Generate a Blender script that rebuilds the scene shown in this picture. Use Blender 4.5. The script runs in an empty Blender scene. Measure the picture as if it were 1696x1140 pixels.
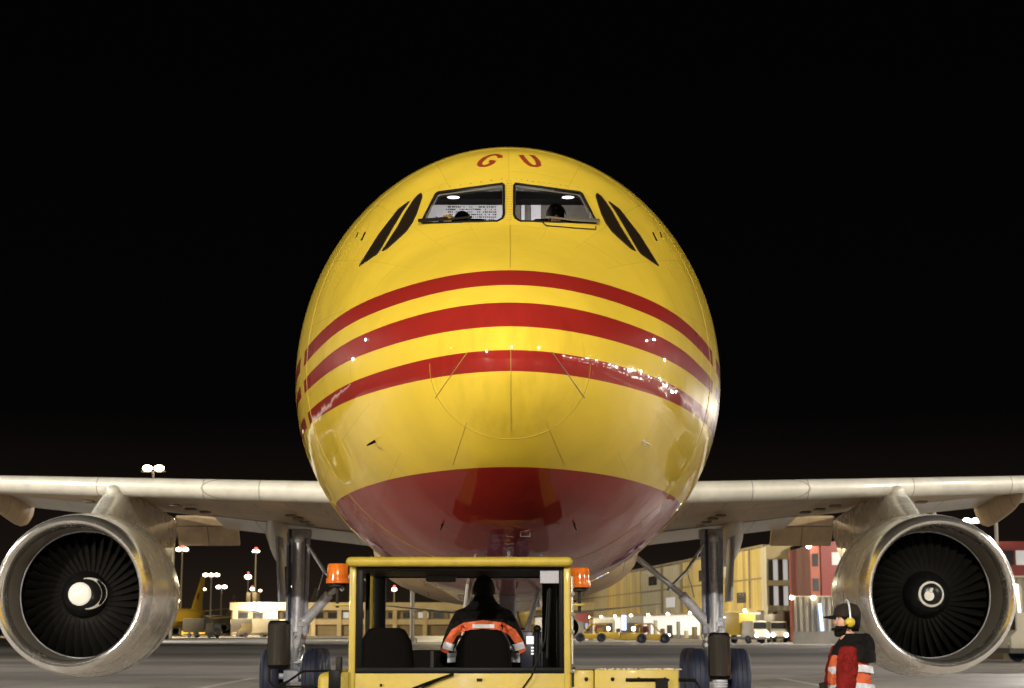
import bpy, bmesh, math, random
from math import sin, cos, pi, radians, sqrt, atan2
from mathutils import Vector, Matrix
from mathutils.bvhtree import BVHTree
random.seed(7)
S = bpy.context.scene
COL = S.collection
# ------------------------------------------------------------------ camera
FPX = 2855.0; PITCH = math.atan(470 / FPX); CAMH = 1.7
cam_d = bpy.data.cameras.new('camera'); cam = bpy.data.objects.new('camera', cam_d); COL.objects.link(cam)
cam.location = (0, 0, CAMH); cam.rotation_euler = (pi / 2 + PITCH, 0, 0)
cam_d.sensor_width = 36; cam_d.lens = FPX / 1696 * 36; cam_d.clip_end = 6000; cam_d.clip_start = 0.1
cam_d.dof.use_dof = True; cam_d.dof.focus_distance = 17.5; cam_d.dof.aperture_fstop = 4.0
S.camera = cam
S.view_settings.view_transform = 'Standard'; S.view_settings.look = 'None'; S.view_settings.exposure = 0; S.view_settings.gamma = 1
# ------------------------------------------------------------------ world: night sky with a faint town glow
W = bpy.data.worlds.new('World'); S.world = W; W.use_nodes = True
nt = W.node_tree; nt.nodes.clear()
wo = nt.nodes.new('ShaderNodeOutputWorld'); bg = nt.nodes.new('ShaderNodeBackground')
tc = nt.nodes.new('ShaderNodeTexCoord'); sx = nt.nodes.new('ShaderNodeSeparateXYZ'); cr = nt.nodes.new('ShaderNodeValToRGB')
nt.links.new(tc.outputs['Generated'], sx.inputs[0]); nt.links.new(sx.outputs['Z'], cr.inputs[0])
cr.color_ramp.elements[0].position = 0.0; cr.color_ramp.elements[0].color = (.020, .0135, .009, 1)
cr.color_ramp.elements[1].position = 0.32; cr.color_ramp.elements[1].color = (.0009, .0008, .0009, 1)
e = cr.color_ramp.elements.new(.045); e.color = (.0085, .0058, .0045, 1)
e = cr.color_ramp.elements.new(.12); e.color = (.0015, .0012, .0012, 1)
nt.links.new(cr.outputs[0], bg.inputs[0]); bg.inputs[1].default_value = 1.0
nt.links.new(bg.outputs[0], wo.inputs[0])

def ray(px, py):
    r = px - 848; u = 570 - py
    return Vector((r, FPX * cos(PITCH) - u * sin(PITCH), FPX * sin(PITCH) + u * cos(PITCH)))
def at(px, py, Y):
    d = ray(px, py); t = Y / d.y
    return Vector((d.x * t, Y, CAMH + d.z * t))
def gx(px, Y): return at(px, 1040, Y).x
def gz(py, Y): return at(848, py, Y).z

# ------------------------------------------------------------------ materials
def lin(c): return tuple(((v / 255) / 12.92 if v / 255 <= .04045 else ((v / 255 + .055) / 1.055) ** 2.4) for v in c)
MATS = {}
def mat(name, col=None, rough=.5, metal=0, coat=0, emit=None, estr=1, noise=0, nscale=8, bump=0, bscale=40, rgb=None, spec=None, rvar=0, stretch=None, bdist=.01, panels=None):
    if name in MATS: return MATS[name]
    m = bpy.data.materials.new(name); m.use_nodes = True; MATS[name] = m
    n = m.node_tree.nodes; l = m.node_tree.links; b = n['Principled BSDF']
    c = lin(rgb) if rgb else (col or (.5, .5, .5))
    b.inputs['Base Color'].default_value = (*c, 1); b.inputs['Roughness'].default_value = rough; b.inputs['Metallic'].default_value = metal
    if coat: b.inputs['Coat Weight'].default_value = coat; b.inputs['Coat Roughness'].default_value = .06
    if spec is not None: b.inputs['Specular IOR Level'].default_value = spec
    if emit: b.inputs['Emission Color'].default_value = (*emit, 1); b.inputs['Emission Strength'].default_value = estr
    if noise or rvar or bump:
        t = n.new('ShaderNodeTexCoord'); mp = n.new('ShaderNodeMapping'); l.new(t.outputs['Object'], mp.inputs[0])
        if stretch: mp.inputs['Scale'].default_value = stretch
    if noise or rvar:
        ns = n.new('ShaderNodeTexNoise'); ns.inputs['Scale'].default_value = nscale; ns.inputs['Detail'].default_value = 8; ns.inputs['Roughness'].default_value = .65
        l.new(mp.outputs[0], ns.inputs[0])
    if noise:
        r = n.new('ShaderNodeMapRange'); r.inputs[1].default_value = .3; r.inputs[2].default_value = .7; r.inputs[3].default_value = 1 - noise; r.inputs[4].default_value = 1 + noise * .5
        mx = n.new('ShaderNodeVectorMath'); mx.operation = 'SCALE'; mx.inputs[0].default_value = c
        l.new(ns.outputs[0], r.inputs[0]); l.new(r.outputs[0], mx.inputs['Scale']); l.new(mx.outputs[0], b.inputs['Base Color'])
    if panels and noise:
        br = n.new('ShaderNodeTexBrick'); br.inputs['Scale'].default_value = 1; br.inputs['Brick Width'].default_value = panels[0]; br.inputs['Row Height'].default_value = panels[1]; br.inputs['Mortar Size'].default_value = panels[2]
        br.inputs['Color1'].default_value = (1, 1, 1, 1); br.inputs['Color2'].default_value = (.9, .9, .88, 1); br.inputs['Mortar'].default_value = (.42, .40, .38, 1); l.new(t.outputs['Object'], br.inputs[0])
        mm = n.new('ShaderNodeVectorMath'); mm.operation = 'MULTIPLY'; l.new(mx.outputs[0], mm.inputs[0]); l.new(br.outputs[0], mm.inputs[1]); l.new(mm.outputs[0], b.inputs['Base Color'])
    if rvar:
        r2 = n.new('ShaderNodeMapRange'); r2.inputs[1].default_value = .3; r2.inputs[2].default_value = .7; r2.inputs[3].default_value = max(.02, rough - rvar); r2.inputs[4].default_value = rough + rvar
        l.new(ns.outputs[0], r2.inputs[0]); l.new(r2.outputs[0], b.inputs['Roughness'])
    if bump:
        nb = n.new('ShaderNodeTexNoise'); nb.inputs['Scale'].default_value = bscale; nb.inputs['Detail'].default_value = 4
        bp = n.new('ShaderNodeBump'); bp.inputs['Strength'].default_value = bump; bp.inputs['Distance'].default_value = bdist
        l.new(mp.outputs[0], nb.inputs[0]); l.new(nb.outputs[0], bp.inputs['Height']); l.new(bp.outputs[0], b.inputs['Normal'])
    return m
def glass(name, tint=(1, 1, 1), refl=.06):
    m = bpy.data.materials.new(name); m.use_nodes = True; n = m.node_tree.nodes; l = m.node_tree.links; n.clear()
    o = n.new('ShaderNodeOutputMaterial'); mx = n.new('ShaderNodeMixShader'); tr = n.new('ShaderNodeBsdfTransparent'); gl = n.new('ShaderNodeBsdfGlossy')
    tr.inputs[0].default_value = (*tint, 1); gl.inputs['Roughness'].default_value = .02
    fr = n.new('ShaderNodeLayerWeight'); fr.inputs[0].default_value = .25
    mr = n.new('ShaderNodeMapRange'); mr.inputs[3].default_value = refl; mr.inputs[4].default_value = .7
    l.new(fr.outputs['Fresnel'], mr.inputs[0]); l.new(mr.outputs[0], mx.inputs[0]); l.new(tr.outputs[0], mx.inputs[1]); l.new(gl.outputs[0], mx.inputs[2]); l.new(mx.outputs[0], o.inputs[0])
    return m

YEL = (.80, .56, .05); RED = (.31, .020, .014)
def livery():
    """yellow body, red belly and three red bands; panel dirt; gentle skin waviness"""
    m = bpy.data.materials.new('livery_paint'); m.use_nodes = True; n = m.node_tree.nodes; l = m.node_tree.links; b = n['Principled BSDF']
    t = n.new('ShaderNodeTexCoord'); s = n.new('ShaderNodeSeparateXYZ'); l.new(t.outputs['Object'], s.inputs[0])
    def M(op, a, bb, c=None):
        q = n.new('ShaderNodeMath'); q.operation = op
        for i, v in enumerate((a, bb, c)):
            if v is None: continue
            if isinstance(v, (int, float)): q.inputs[i].default_value = v
            else: l.new(v, q.inputs[i])
        return q.outputs[0]
    y, z = s.outputs['Y'], s.outputs['Z']
    # bands climb slowly aft
    def curve(z0, slope): return M('MULTIPLY_ADD', M('MINIMUM', y, 8.0), slope, z0)
    def band(lo, hi): return M('MULTIPLY', M('GREATER_THAN', z, curve(*lo)), M('LESS_THAN', z, curve(*hi)))
    bands = M('MAXIMUM', M('MAXIMUM', band((4.935, -.046), (5.16, -.055)), band((4.435, -.006), (4.705, -.033))), band((4.015, .006), (4.205, -.006)))
    gap = M('MULTIPLY', M('GREATER_THAN', y, 4.5), M('LESS_THAN', y, 4.85))
    bands = M('MULTIPLY', bands, M('SUBTRACT', 1.0, gap))
    belly = M('LESS_THAN', z, curve(3.24, -.005))
    red = M('MAXIMUM', bands, belly)
    ns = n.new('ShaderNodeTexNoise'); ns.inputs['Scale'].default_value = 1.3; ns.inputs['Detail'].default_value = 9; ns.inputs['Roughness'].default_value = .6
    mp = n.new('ShaderNodeMapping'); mp.inputs['Scale'].default_value = (1, 1, .5); l.new(t.outputs['Object'], mp.inputs[0]); l.new(mp.outputs[0], ns.inputs[0])
    r = n.new('ShaderNodeMapRange'); r.inputs[1].default_value = .35; r.inputs[2].default_value = .65; r.inputs[3].default_value = .93; r.inputs[4].default_value = 1.04; l.new(ns.outputs[0], r.inputs[0])
    # weathered radome: streaky scuffed patches around the tip
    rd = M('LESS_THAN', M('MULTIPLY_ADD', z, .24, y), 1.465)
    n2 = n.new('ShaderNodeTexNoise'); n2.inputs['Scale'].default_value = 5; n2.inputs['Detail'].default_value = 8
    m2 = n.new('ShaderNodeMapping'); m2.inputs['Scale'].default_value = (2.5, 1, .4); l.new(t.outputs['Object'], m2.inputs[0]); l.new(m2.outputs[0], n2.inputs[0])
    r2 = n.new('ShaderNodeMapRange'); r2.inputs[1].default_value = .42; r2.inputs[2].default_value = .72; r2.inputs[3].default_value = 0; r2.inputs[4].default_value = .11; l.new(n2.outputs[0], r2.inputs[0])
    dirt = M('SUBTRACT', 1.0, M('MULTIPLY', rd, r2.outputs[0]))
    mix = n.new('ShaderNodeMix'); mix.data_type = 'RGBA'; mix.inputs[6].default_value = (*YEL, 1); mix.inputs[7].default_value = (*RED, 1); l.new(red, mix.inputs[0])
    sc = n.new('ShaderNodeVectorMath'); sc.operation = 'SCALE'; l.new(mix.outputs[2], sc.inputs[0]); 
    at2 = n.new('ShaderNodeMath'); at2.operation = 'ARCTAN2'; l.new(s.outputs['X'], at2.inputs[0]); l.new(M('SUBTRACT', z, 4.75), at2.inputs[1])
    cv = n.new('ShaderNodeCombineXYZ'); l.new(y, cv.inputs[0]); l.new(M('MULTIPLY', at2.outputs[0], 2.8), cv.inputs[1])
    bk = n.new('ShaderNodeTexBrick'); bk.inputs['Scale'].default_value = 1; bk.inputs['Brick Width'].default_value = 1.35; bk.inputs['Row Height'].default_value = .98; bk.inputs['Mortar Size'].default_value = .005; bk.inputs['Mortar Smooth'].default_value = .4
    bk.inputs['Color1'].default_value = (1, 1, 1, 1); bk.inputs['Color2'].default_value = (.965, .965, .965, 1); bk.inputs['Mortar'].default_value = (.70, .70, .70, 1); l.new(cv.outputs[0], bk.inputs[0])
    sb = n.new('ShaderNodeSeparateColor'); l.new(bk.outputs[0], sb.inputs[0])
    pl = M('MAXIMUM', sb.outputs[0], M('LESS_THAN', y, 1.7))
    l.new(M('MULTIPLY', M('MULTIPLY', r.outputs[0], dirt), pl), sc.inputs['Scale'])
    l.new(sc.outputs[0], b.inputs['Base Color'])
    b.inputs['Roughness'].default_value = .38; b.inputs['Coat Weight'].default_value = .85; b.inputs['Coat Roughness'].default_value = .02; b.inputs['Coat IOR'].default_value = 1.5; b.inputs['Specular IOR Level'].default_value = .02
    wv = n.new('ShaderNodeTexNoise'); wv.inputs['Scale'].default_value = 2.2; wv.inputs['Detail'].default_value = 2; l.new(t.outputs['Object'], wv.inputs[0])
    bp = n.new('ShaderNodeBump'); bp.inputs['Strength'].default_value = .25; bp.inputs['Distance'].default_value = .03; l.new(wv.outputs[0], bp.inputs['Height'])
    l.new(bp.outputs[0], b.inputs['Normal']); l.new(bp.outputs[0], b.inputs['Coat Normal'])
    return m
LIV = livery()
m_white = mat('aged_white_paint', (.66, .63, .56), .38, coat=.3, panels=(2.4, 3.1, .012), noise=.16, nscale=2.5, rvar=.08, stretch=(1, .35, 1))
m_grey = mat('grey_wing_skin', (.52, .38, .23), .5, panels=(1.5, .85, .014), noise=.4, nscale=1.4, rvar=.1, stretch=(1, .3, 1))
m_dgrey = mat('dark_panel', (.06, .055, .05), .5, noise=.2)
m_metal = mat('polished_metal', (.92, .89, .84), .24, .92, noise=.06, nscale=3, rvar=.06)
m_nac = mat('nacelle_paint', (.64, .61, .54), .27, .25, coat=.5, noise=.07, nscale=2, rvar=.05)
m_duct = mat('intake_liner', (.2, .185, .165), .4, noise=.1)
m_steel = mat('gear_steel', (.62, .62, .66), .4, .3, noise=.25, nscale=12)
m_gear = mat('gear_blue_grey', (.36, .37, .44), .5, 0, noise=.3, nscale=9)
m_silver = mat('oleo_silver', (.6, .6, .62), .22, .9, noise=.1)
m_rub = mat('tyre_rubber', (.02, .025, .055), .62, noise=.3, nscale=14)
m_black = mat('black_trim', (.0035, .003, .0027), .45, spec=.1)
m_seal = mat('window_seal', (.012, .009, .006), .6, spec=.2)
m_alu = mat('window_alloy', (.45, .41, .33), .3, .8)
m_blade = mat('fan_blade_metal', (.010, .009, .008), .38, 0, noise=.2, spec=.18)
m_void = mat('dark_cavity', (.005, .0045, .004), .8, spec=.05)
m_spin = mat('spinner_black', (.008, .008, .008), .3, spec=.3)
m_spinw = mat('spinner_white', (.75, .72, .66), .4)
m_tug = mat('tug_yellow', (.36, .255, .022), .5, coat=.12, bump=.15, bscale=6, bdist=.03, noise=.22, nscale=7, rvar=.1)
m_tugd = mat('tug_yellow_dark', (.36, .22, .03), .5, noise=.2)
m_seat = mat('seat_vinyl', (.004, .0032, .0028), .7, bump=.3, spec=.03)
m_glass = glass('tug_glass', (.93, .93, .92), .03)
m_wglass = glass('cockpit_glass', (.95, .96, .97), .02)
m_dglass = mat('dark_side_glass', (.022, .014, .008), .08)

# ------------------------------------------------------------------ mesh helper
class MB:
    def __init__(s): s.v = []; s.f = []; s.m = []
    def add(s, vs, fs, mi=0):
        o = len(s.v); s.v += [tuple(v) for v in vs]; s.f += [tuple(i + o for i in f) for f in fs]; s.m += [mi] * len(fs)
    def box(s, c, d, R=None, mi=0, taper=1.0):
        x, y, z = [k / 2 for k in d]; vs = []
        for sz in (-1, 1):
            t = taper if sz > 0 else 1
            for sx_, sy in ((-1, -1), (1, -1), (1, 1), (-1, 1)):
                v = Vector((sx_ * x * t, sy * y * t, sz * z))
                if R: v = R @ v
                vs.append(v + Vector(c))
        s.add(vs, [(3, 2, 1, 0), (4, 5, 6, 7), (0, 1, 5, 4), (1, 2, 6, 5), (2, 3, 7, 6), (3, 0, 4, 7)], mi); return s
    def bx(s, x0, x1, y0, y1, z0, z1, mi=0): return s.box(((x0 + x1) / 2, (y0 + y1) / 2, (z0 + z1) / 2), (abs(x1 - x0), abs(y1 - y0), abs(z1 - z0)), mi=mi)
    def loft(s, rings, closed=True, caps=(True, True), mi=0):
        n = len(rings[0]); vs = [p for r in rings for p in r]; fs = []
        for i in range(len(rings) - 1):
            for j in range(n if closed else n - 1):
                k = (j + 1) % n; fs.append((i * n + j, i * n + k, (i + 1) * n + k, (i + 1) * n + j))
        if caps[0]: fs.append(tuple(range(n - 1, -1, -1)))
        if caps[1]: fs.append(tuple((len(rings) - 1) * n + j for j in range(n)))
        s.add(vs, fs, mi); return s
    def tube(s, pts, r, n=10, mi=0, caps=True, closed=False):
        pts = [Vector(p) for p in pts]; rs = r if isinstance(r, (list, tuple)) else [r] * len(pts); rings = []
        prev = None
        for i, p in enumerate(pts):
            if closed: d = pts[(i + 1) % len(pts)] - pts[i - 1]
            else: d = pts[min(i + 1, len(pts) - 1)] - pts[max(i - 1, 0)]
            d.normalize()
            a = prev - d * prev.dot(d) if prev is not None else d.cross(Vector((0, 0, 1)) if abs(d.z) < .9 else Vector((1, 0, 0)))
            if a.length < 1e-6: a = d.orthogonal()
            a.normalize(); prev = a; b = d.cross(a)
            rings.append([p + (a * cos(2 * pi * k / n) + b * sin(2 * pi * k / n)) * rs[i] for k in range(n)])
        if closed: rings.append(rings[0]); caps = False
        return s.loft(rings, caps=(caps, caps), mi=mi)
    def lathe(s, prof, n=32, c=(0, 0, 0), axis='y', mi=0):
        """prof: list of (radius, offset along the axis)"""
        rings = []
        for r, o in prof:
            R = []
            for k in range(n):
                a = 2 * pi * k / n; u, v = r * cos(a), r * sin(a)
                p = {'y': (u, o, v), 'z': (u, v, o), 'x': (o, u, v)}[axis]
                R.append((p[0] + c[0], p[1] + c[1], p[2] + c[2]))
            rings.append(R)
        return s.loft(rings, caps=(False, False), mi=mi)
    def sph(s, c, r, n=12, mi=0, sc=(1, 1, 1)):
        rings = []
        for i in range(n // 2 + 1):
            a = -pi / 2 + pi * i / (n // 2); rr = max(cos(a), .002)
            rings.append([(c[0] + r * sc[0] * rr * cos(2 * pi * k / n), c[1] + r * sc[1] * rr * sin(2 * pi * k / n), c[2] + r * sc[2] * sin(a)) for k in range(n)])
        return s.loft(rings, mi=mi)
    def build(s, name, m, parent=None, ang=35, bevel=0, bseg=2, loc=None, flat=False):
        me = bpy.data.meshes.new(name); me.from_pydata(s.v, [], s.f)
        ms = m if isinstance(m, (list, tuple)) else [m]
        for q in ms: me.materials.append(q)
        me.polygons.foreach_set('material_index', s.m)
        bm = bmesh.new(); bm.from_mesh(me); bmesh.ops.recalc_face_normals(bm, faces=bm.faces)
        if bevel:
            es = [e for e in bm.edges if len(e.link_faces) == 2 and e.calc_face_angle(0) > radians(30)]
            bmesh.ops.bevel(bm, geom=es, offset=bevel, segments=bseg, affect='EDGES', clamp_overlap=True, profile=.5)
        bm.to_mesh(me); bm.free()
        if not flat: me.shade_smooth(); me.set_sharp_from_angle(angle=radians(ang))
        o = bpy.data.objects.new(name, me); COL.objects.link(o)
        if parent: o.parent = parent
        if loc: o.location = loc
        return o
def empty(name, loc, label, cat, rz=0, group=None):
    o = bpy.data.objects.new(name, None); COL.objects.link(o); o.location = loc; o.rotation_euler = (0, 0, rz); o.empty_display_size = .3
    return tag(o, label, cat, group)
def tag(o, label, cat, group=None, kind=None):
    if label: o['label'] = label
    if cat: o['category'] = cat
    if group: o['group'] = group
    if kind: o['kind'] = kind
    return o
def struct(o): o['kind'] = 'structure'; return o
def copy_tree(o, parent=None):
    c = o.copy(); COL.objects.link(c); c.parent = parent
    for ch in [k for k in ALLOBJ() if k.parent == o]: copy_tree(ch, c)
    return c
def ALLOBJ(): return list(COL.objects)
def pchip(xs, ys):
    h = [xs[i + 1] - xs[i] for i in range(len(xs) - 1)]; d = [(ys[i + 1] - ys[i]) / h[i] for i in range(len(h))]
    m = [d[0]] + [0 if d[i - 1] * d[i] <= 0 else 3 * (h[i - 1] + h[i]) / ((2 * h[i] + h[i - 1]) / d[i - 1] + (h[i] + 2 * h[i - 1]) / d[i]) for i in range(1, len(d))] + [d[-1]]
    def f(x):
        if x <= xs[0]: return ys[0]
        if x >= xs[-1]: return ys[-1]
        i = 0
        while x > xs[i + 1]: i += 1
        t = (x - xs[i]) / h[i]
        return (1 + 2 * t) * (1 - t) ** 2 * ys[i] + t * (1 - t) ** 2 * h[i] * m[i] + t * t * (3 - 2 * t) * ys[i + 1] + t * t * (t - 1) * h[i] * m[i + 1]
    return f

# ------------------------------------------------------------------ floodlight masts (the apron's own lamps)
m_pole = mat('galvanised_pole', (.42, .38, .30), .5, .3, noise=.15)
m_lamp = mat('floodlight_glow', (.9, .9, .9), .5, emit=(1, .93, .80), estr=160)
m_lamps = mat('floodlight_glow_far', (.9, .9, .9), .5, emit=(1, .82, .52), estr=24)
m_redl = mat('obstruction_red', (.4, .02, .02), .5, emit=(1, .08, .05), estr=5)
def mast(x, y, h, label, watts=0, aim=None, cone=80, heads=2, w=.9, col=(1, .93, .80), red=False, r=.28, lampm=None, group='floodlight masts round the apron', lr=.6, hoff=0):
    t = empty('floodlight_mast', (x, y, 0), label, 'floodlight mast', group=group)
    MB().tube([(0, 0, 0), (0, 0, h)], [r, r * .55], 12).build('pole', m_pole, t)
    MB().lathe([(.02, .5), (r * 2, .5), (r * 2.2, 0)], 12, axis='z').build('foundation', m_pole, t)
    MB().bx(-heads * w * .62 + hoff, heads * w * .62, -.12, .12, h - .1, h + .1).build('cross_arm', m_pole, t)
    for k in range(heads):
        cx = (k - (heads - 1) / 2) * w * 1.2 + hoff
        hd = MB().box((cx, 0, h + w * .32), (w, .35, w * .5)).build('lamp_housing', m_dgrey, t)
        a = atan2((aim[1] if aim else 0) - y, (aim[0] if aim else 0) - x)
        sg = -1 if (aim[1] if aim else 0) < y else 1
        MB().sph((cx, sg * .22, h + w * .32), w * .5, 12, sc=(1, .3, .62)).build('lamp_glass', lampm or m_lamp, hd)
    if red: MB().sph((0, 0, h + w * .9), .5 if h > 18 else .3, 8).build('warning_light', m_redl, t)
    if watts:
        ld = bpy.data.lights.new('floodlight', 'SPOT'); ld.energy = watts; ld.color = col; ld.spot_size = radians(cone); ld.spot_blend = .6; ld.shadow_soft_size = lr
        lo = bpy.data.objects.new('floodlight', ld); COL.objects.link(lo); lo.parent = t; lo.location = (0, (.5 if (aim and aim[1] > y) else -.5), h + .3)
        d = Vector(aim) - Vector((x, y, h + .3)); lo.rotation_euler = d.to_track_quat('-Z', 'Y').to_euler()
    return t
KW = 1000
# behind / beside the photographer: what lights the nose
mast(-42, -28, 12, 'tall floodlight mast behind the camera left of the stand', 135 * KW, (-3, 26, 6), 50, heads=3)
mast(3, -50, 25, 'tall floodlight mast straight behind the camera', 178 * KW, (0, 25, 6), 50, heads=3)
mast(52, -20, 22, 'floodlight mast right of the camera by the cargo road', 48 * KW, (6, 28, 3), 75, heads=2)
mast(-72, 12, 22, 'added floodlight mast off to the left beside the wing tip', 90 * KW, (-12, 37, 3), 27, heads=2)  # added narrow beam to brighten the left wing, engine and gear
mast(72, 10, 22, 'added floodlight mast off to the right beside the wing tip', 62 * KW, (12, 37, 3), 27, heads=2)  # its added twin for the right wing, engine and gear
for k, (x, y) in enumerate(((30, -45), (40, -34), (62, 0), (68, 16), (72, 34), (-50, -20), (-66, 0))):
    mast(x, y, 11 + (k * 37 % 5), ['low lamp post %s the camera beyond the stand edge' % q for q in ('first right behind', 'second right behind', 'third right of', 'fourth right of', 'fifth right of', 'first left of', 'second left of')][k], 0, (0, 22, 0), heads=2, w=.8, r=.14, group='lamp posts round the stand')

# ------------------------------------------------------------------ ground
def ground_mat():
    m = bpy.data.materials.new('apron_concrete'); m.use_nodes = True; n = m.node_tree.nodes; l = m.node_tree.links; b = n['Principled BSDF']
    t = n.new('ShaderNodeTexCoord')
    def noise(scale, st, d=6, ro=.6):
        mp = n.new('ShaderNodeMapping'); mp.inputs['Scale'].default_value = st; l.new(t.outputs['Object'], mp.inputs[0])
        q = n.new('ShaderNodeTexNoise'); q.inputs['Scale'].default_value = scale; q.inputs['Detail'].default_value = d; q.inputs['Roughness'].default_value = ro; l.new(mp.outputs[0], q.inputs[0]); return q.outputs[0]
    def mr(v, a, b_, c, d):
        q = n.new('ShaderNodeMapRange'); q.inputs[1].default_value = a; q.inputs[2].default_value = b_; q.inputs[3].default_value = c; q.inputs[4].default_value = d; l.new(v, q.inputs[0]); return q.outputs[0]
    def mul(a, b_):
        q = n.new('ShaderNodeMath'); q.operation = 'MULTIPLY'; l.new(a, q.inputs[0]); l.new(b_, q.inputs[1]); return q.outputs[0]
    big = mr(noise(.05, (.16, 1, 1), 5), .38, .62, .58, 1.2)        # broad lighter and darker bands, long in x
    mid = mr(noise(.35, (.6, 1, 1)), .3, .7, .85, 1.1)
    fine = mr(noise(14, (1, 1, 1), 8), .3, .7, .88, 1.08)
    br = n.new('ShaderNodeTexBrick'); br.inputs['Scale'].default_value = 1; br.inputs['Brick Width'].default_value = 7.5; br.inputs['Row Height'].default_value = 7.5; br.offset = 0
    br.inputs['Mortar Size'].default_value = .035; br.inputs['Color1'].default_value = (1, 1, 1, 1); br.inputs['Color2'].default_value = (.84, .84, .84, 1); br.inputs['Mortar'].default_value = (.45, .45, .45, 1)
    l.new(t.outputs['Object'], br.inputs[0])
    sp = n.new('ShaderNodeSeparateColor'); l.new(br.outputs[0], sp.inputs[0])
    v = mul(mul(mul(big, mid), fine), sp.outputs[0])
    sc = n.new('ShaderNodeVectorMath'); sc.operation = 'SCALE'; sc.inputs[0].default_value = (.38, .352, .325); l.new(v, sc.inputs['Scale']); l.new(sc.outputs[0], b.inputs['Base Color'])
    l.new(mr(noise(.4, (.5, 1, 1)), .3, .7, .42, .75), b.inputs['Roughness'])
    bp = n.new('ShaderNodeBump'); bp.inputs['Strength'].default_value = .3; bp.inputs['Distance'].default_value = .01; l.new(noise(30, (1, 1, 1), 6), bp.inputs['Height']); l.new(bp.outputs[0], b.inputs['Normal'])
    return m
g = MB(); R_ = 2500
g.add([(-R_, -R_, 0), (R_, -R_, 0), (R_, R_, 0), (-R_, R_, 0)], [(0, 1, 2, 3)])
struct(g.build('apron_ground', ground_mat(), flat=True))
m_mark = mat('worn_marking_paint', (.5, .38, .06), .6, noise=.5, nscale=3); m_markw = mat('worn_white_marking', (.5, .49, .46), .6, noise=.45, nscale=3)
mk = MB(); mk.bx(-90, 90, 78, 78.3, .004, .006); mk.bx(-30, -29.8, 60, 140, .0045, .0065)
struct(mk.build('taxi_line_marking', m_mark, flat=True))
mk = MB()
for k in range(9): mk.bx(-70 + k * 16, -61 + k * 16, 118, 118.35, .004, .006)
mk.bx(-100, 100, 150, 150.35, .004, .006); mk.bx(-9, -8.7, 20, 60, .004, .006); mk.bx(9, 9.3, 20, 60, .004, .006)
struct(mk.build('service_road_marking', m_markw, flat=True))

# ------------------------------------------------------------------ THE AIRCRAFT
D = 15.55; YAW = .0055
AC = empty('cargo_aircraft', (-.016, D, 0), 'large yellow cargo jet with red belly and three red bands, nose on to us', 'aircraft', rz=YAW)
bpy.context.view_layer.update()
MWI = (Matrix.Translation((-.016, D, 0)) @ Matrix.Rotation(YAW, 4, 'Z')).inverted()
def L(p): return MWI @ Vector(p)
T = [(0, 4.20, 4.20, 0, 4.20), (.02, 4.34, 4.06, .15, 4.205), (.12, 4.52, 3.90, .36, 4.21), (.3, 4.73, 3.71, .58, 4.23), (.6, 4.98, 3.50, .84, 4.26), (1.0, 5.24, 3.28, 1.11, 4.30), (1.5, 5.53, 3.07, 1.39, 4.36),
     (2.0, 5.83, 2.89, 1.63, 4.42), (2.25, 6.00, 2.81, 1.73, 4.45), (2.6, 6.24, 2.71, 1.86, 4.49), (3.0, 6.52, 2.61, 1.99, 4.53), (3.4, 6.81, 2.51, 2.11, 4.57), (4.0, 7.20, 2.39, 2.28, 4.63),
     (4.6, 7.43, 2.29, 2.43, 4.69), (5.2, 7.57, 2.21, 2.56, 4.75), (6, 7.68, 2.13, 2.68, 4.81), (7, 7.73, 2.09, 2.79, 4.87), (8, 7.74, 2.08, 2.83, 4.90), (9, 7.74, 2.08, 2.84, 4.905), (33, 7.74, 2.08, 2.84, 4.905),
     (37, 7.73, 2.35, 2.72, 5.05), (42, 7.66, 3.15, 2.25, 5.45), (47, 7.5, 4.4, 1.5, 5.95), (51, 7.2, 5.5, .8, 6.35), (53.6, 6.85, 6.25, .25, 6.55)]
sq = [sqrt(r[0]) for r in T]; PF = [pchip(sq, [r[k] for r in T]) for k in (1, 2, 3, 4)]
def surf(s, th, off=0):
    q = sqrt(max(s, 0)); t, b, w, zw = [f(q) for f in PF]; c, n = cos(th), sin(th)
    p = Vector((w * c, s, zw + (t - zw if n > 0 else zw - b) * n))
    if off:
        e_ = 1e-3; a = surf(s + e_, th) - surf(max(s - e_, 0), th); bb = surf(s, th + e_) - surf(s, th - e_); nn = bb.cross(a).normalized()
        if nn.dot(Vector((c, -.3, n))) < 0: nn = -nn
        p += nn * off
    return p
NS = 192; svals = [.0006, .003, .008, .016, .03, .05, .08, .12, .17, .23, .3] + [.3 + .08 * k for k in range(1, 90)] + [7.6, 8, 8.6, 9.2, 10, 12, 14, 17, 20, 24, 28, 31, 33, 34, 35, 36, 37, 38.5, 40, 42, 44, 46, 48, 50, 52, 53, 53.6]
fb = MB(); fb.loft([[surf(s, 2 * pi * k / NS) for k in range(NS)] for s in svals])
fus = fb.build('fuselage', LIV, AC, ang=60)
bvh = BVHTree.FromPolygons([Vector(v) for v in fb.v], fb.f)
CL = L((0, 0, CAMH))
def cast(px, py, off=0):
    """point of the hull that the photograph shows at this pixel (aircraft coordinates), lifted off the skin"""
    d = (L(at(px, py, 10)) - CL).normalized(); h = bvh.ray_cast(CL, d)
    if h[0] is None: return None, None
    nrm = h[1] if h[1].dot(d) < 0 else -h[1]
    return h[0] + nrm * off, nrm
AX = 843
def mir(pts): return [(2 * AX - x, y) for x, y in pts][::-1]
def dens(pts, n=6, closed=True):
    out = []
    for i in range(len(pts) if closed else len(pts) - 1):
        a, b = pts[i], pts[(i + 1) % len(pts)]
        for k in range(n): out.append((a[0] + (b[0] - a[0]) * k / n, a[1] + (b[1] - a[1]) * k / n))
    if not closed: out.append(pts[-1])
    return out
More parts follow.
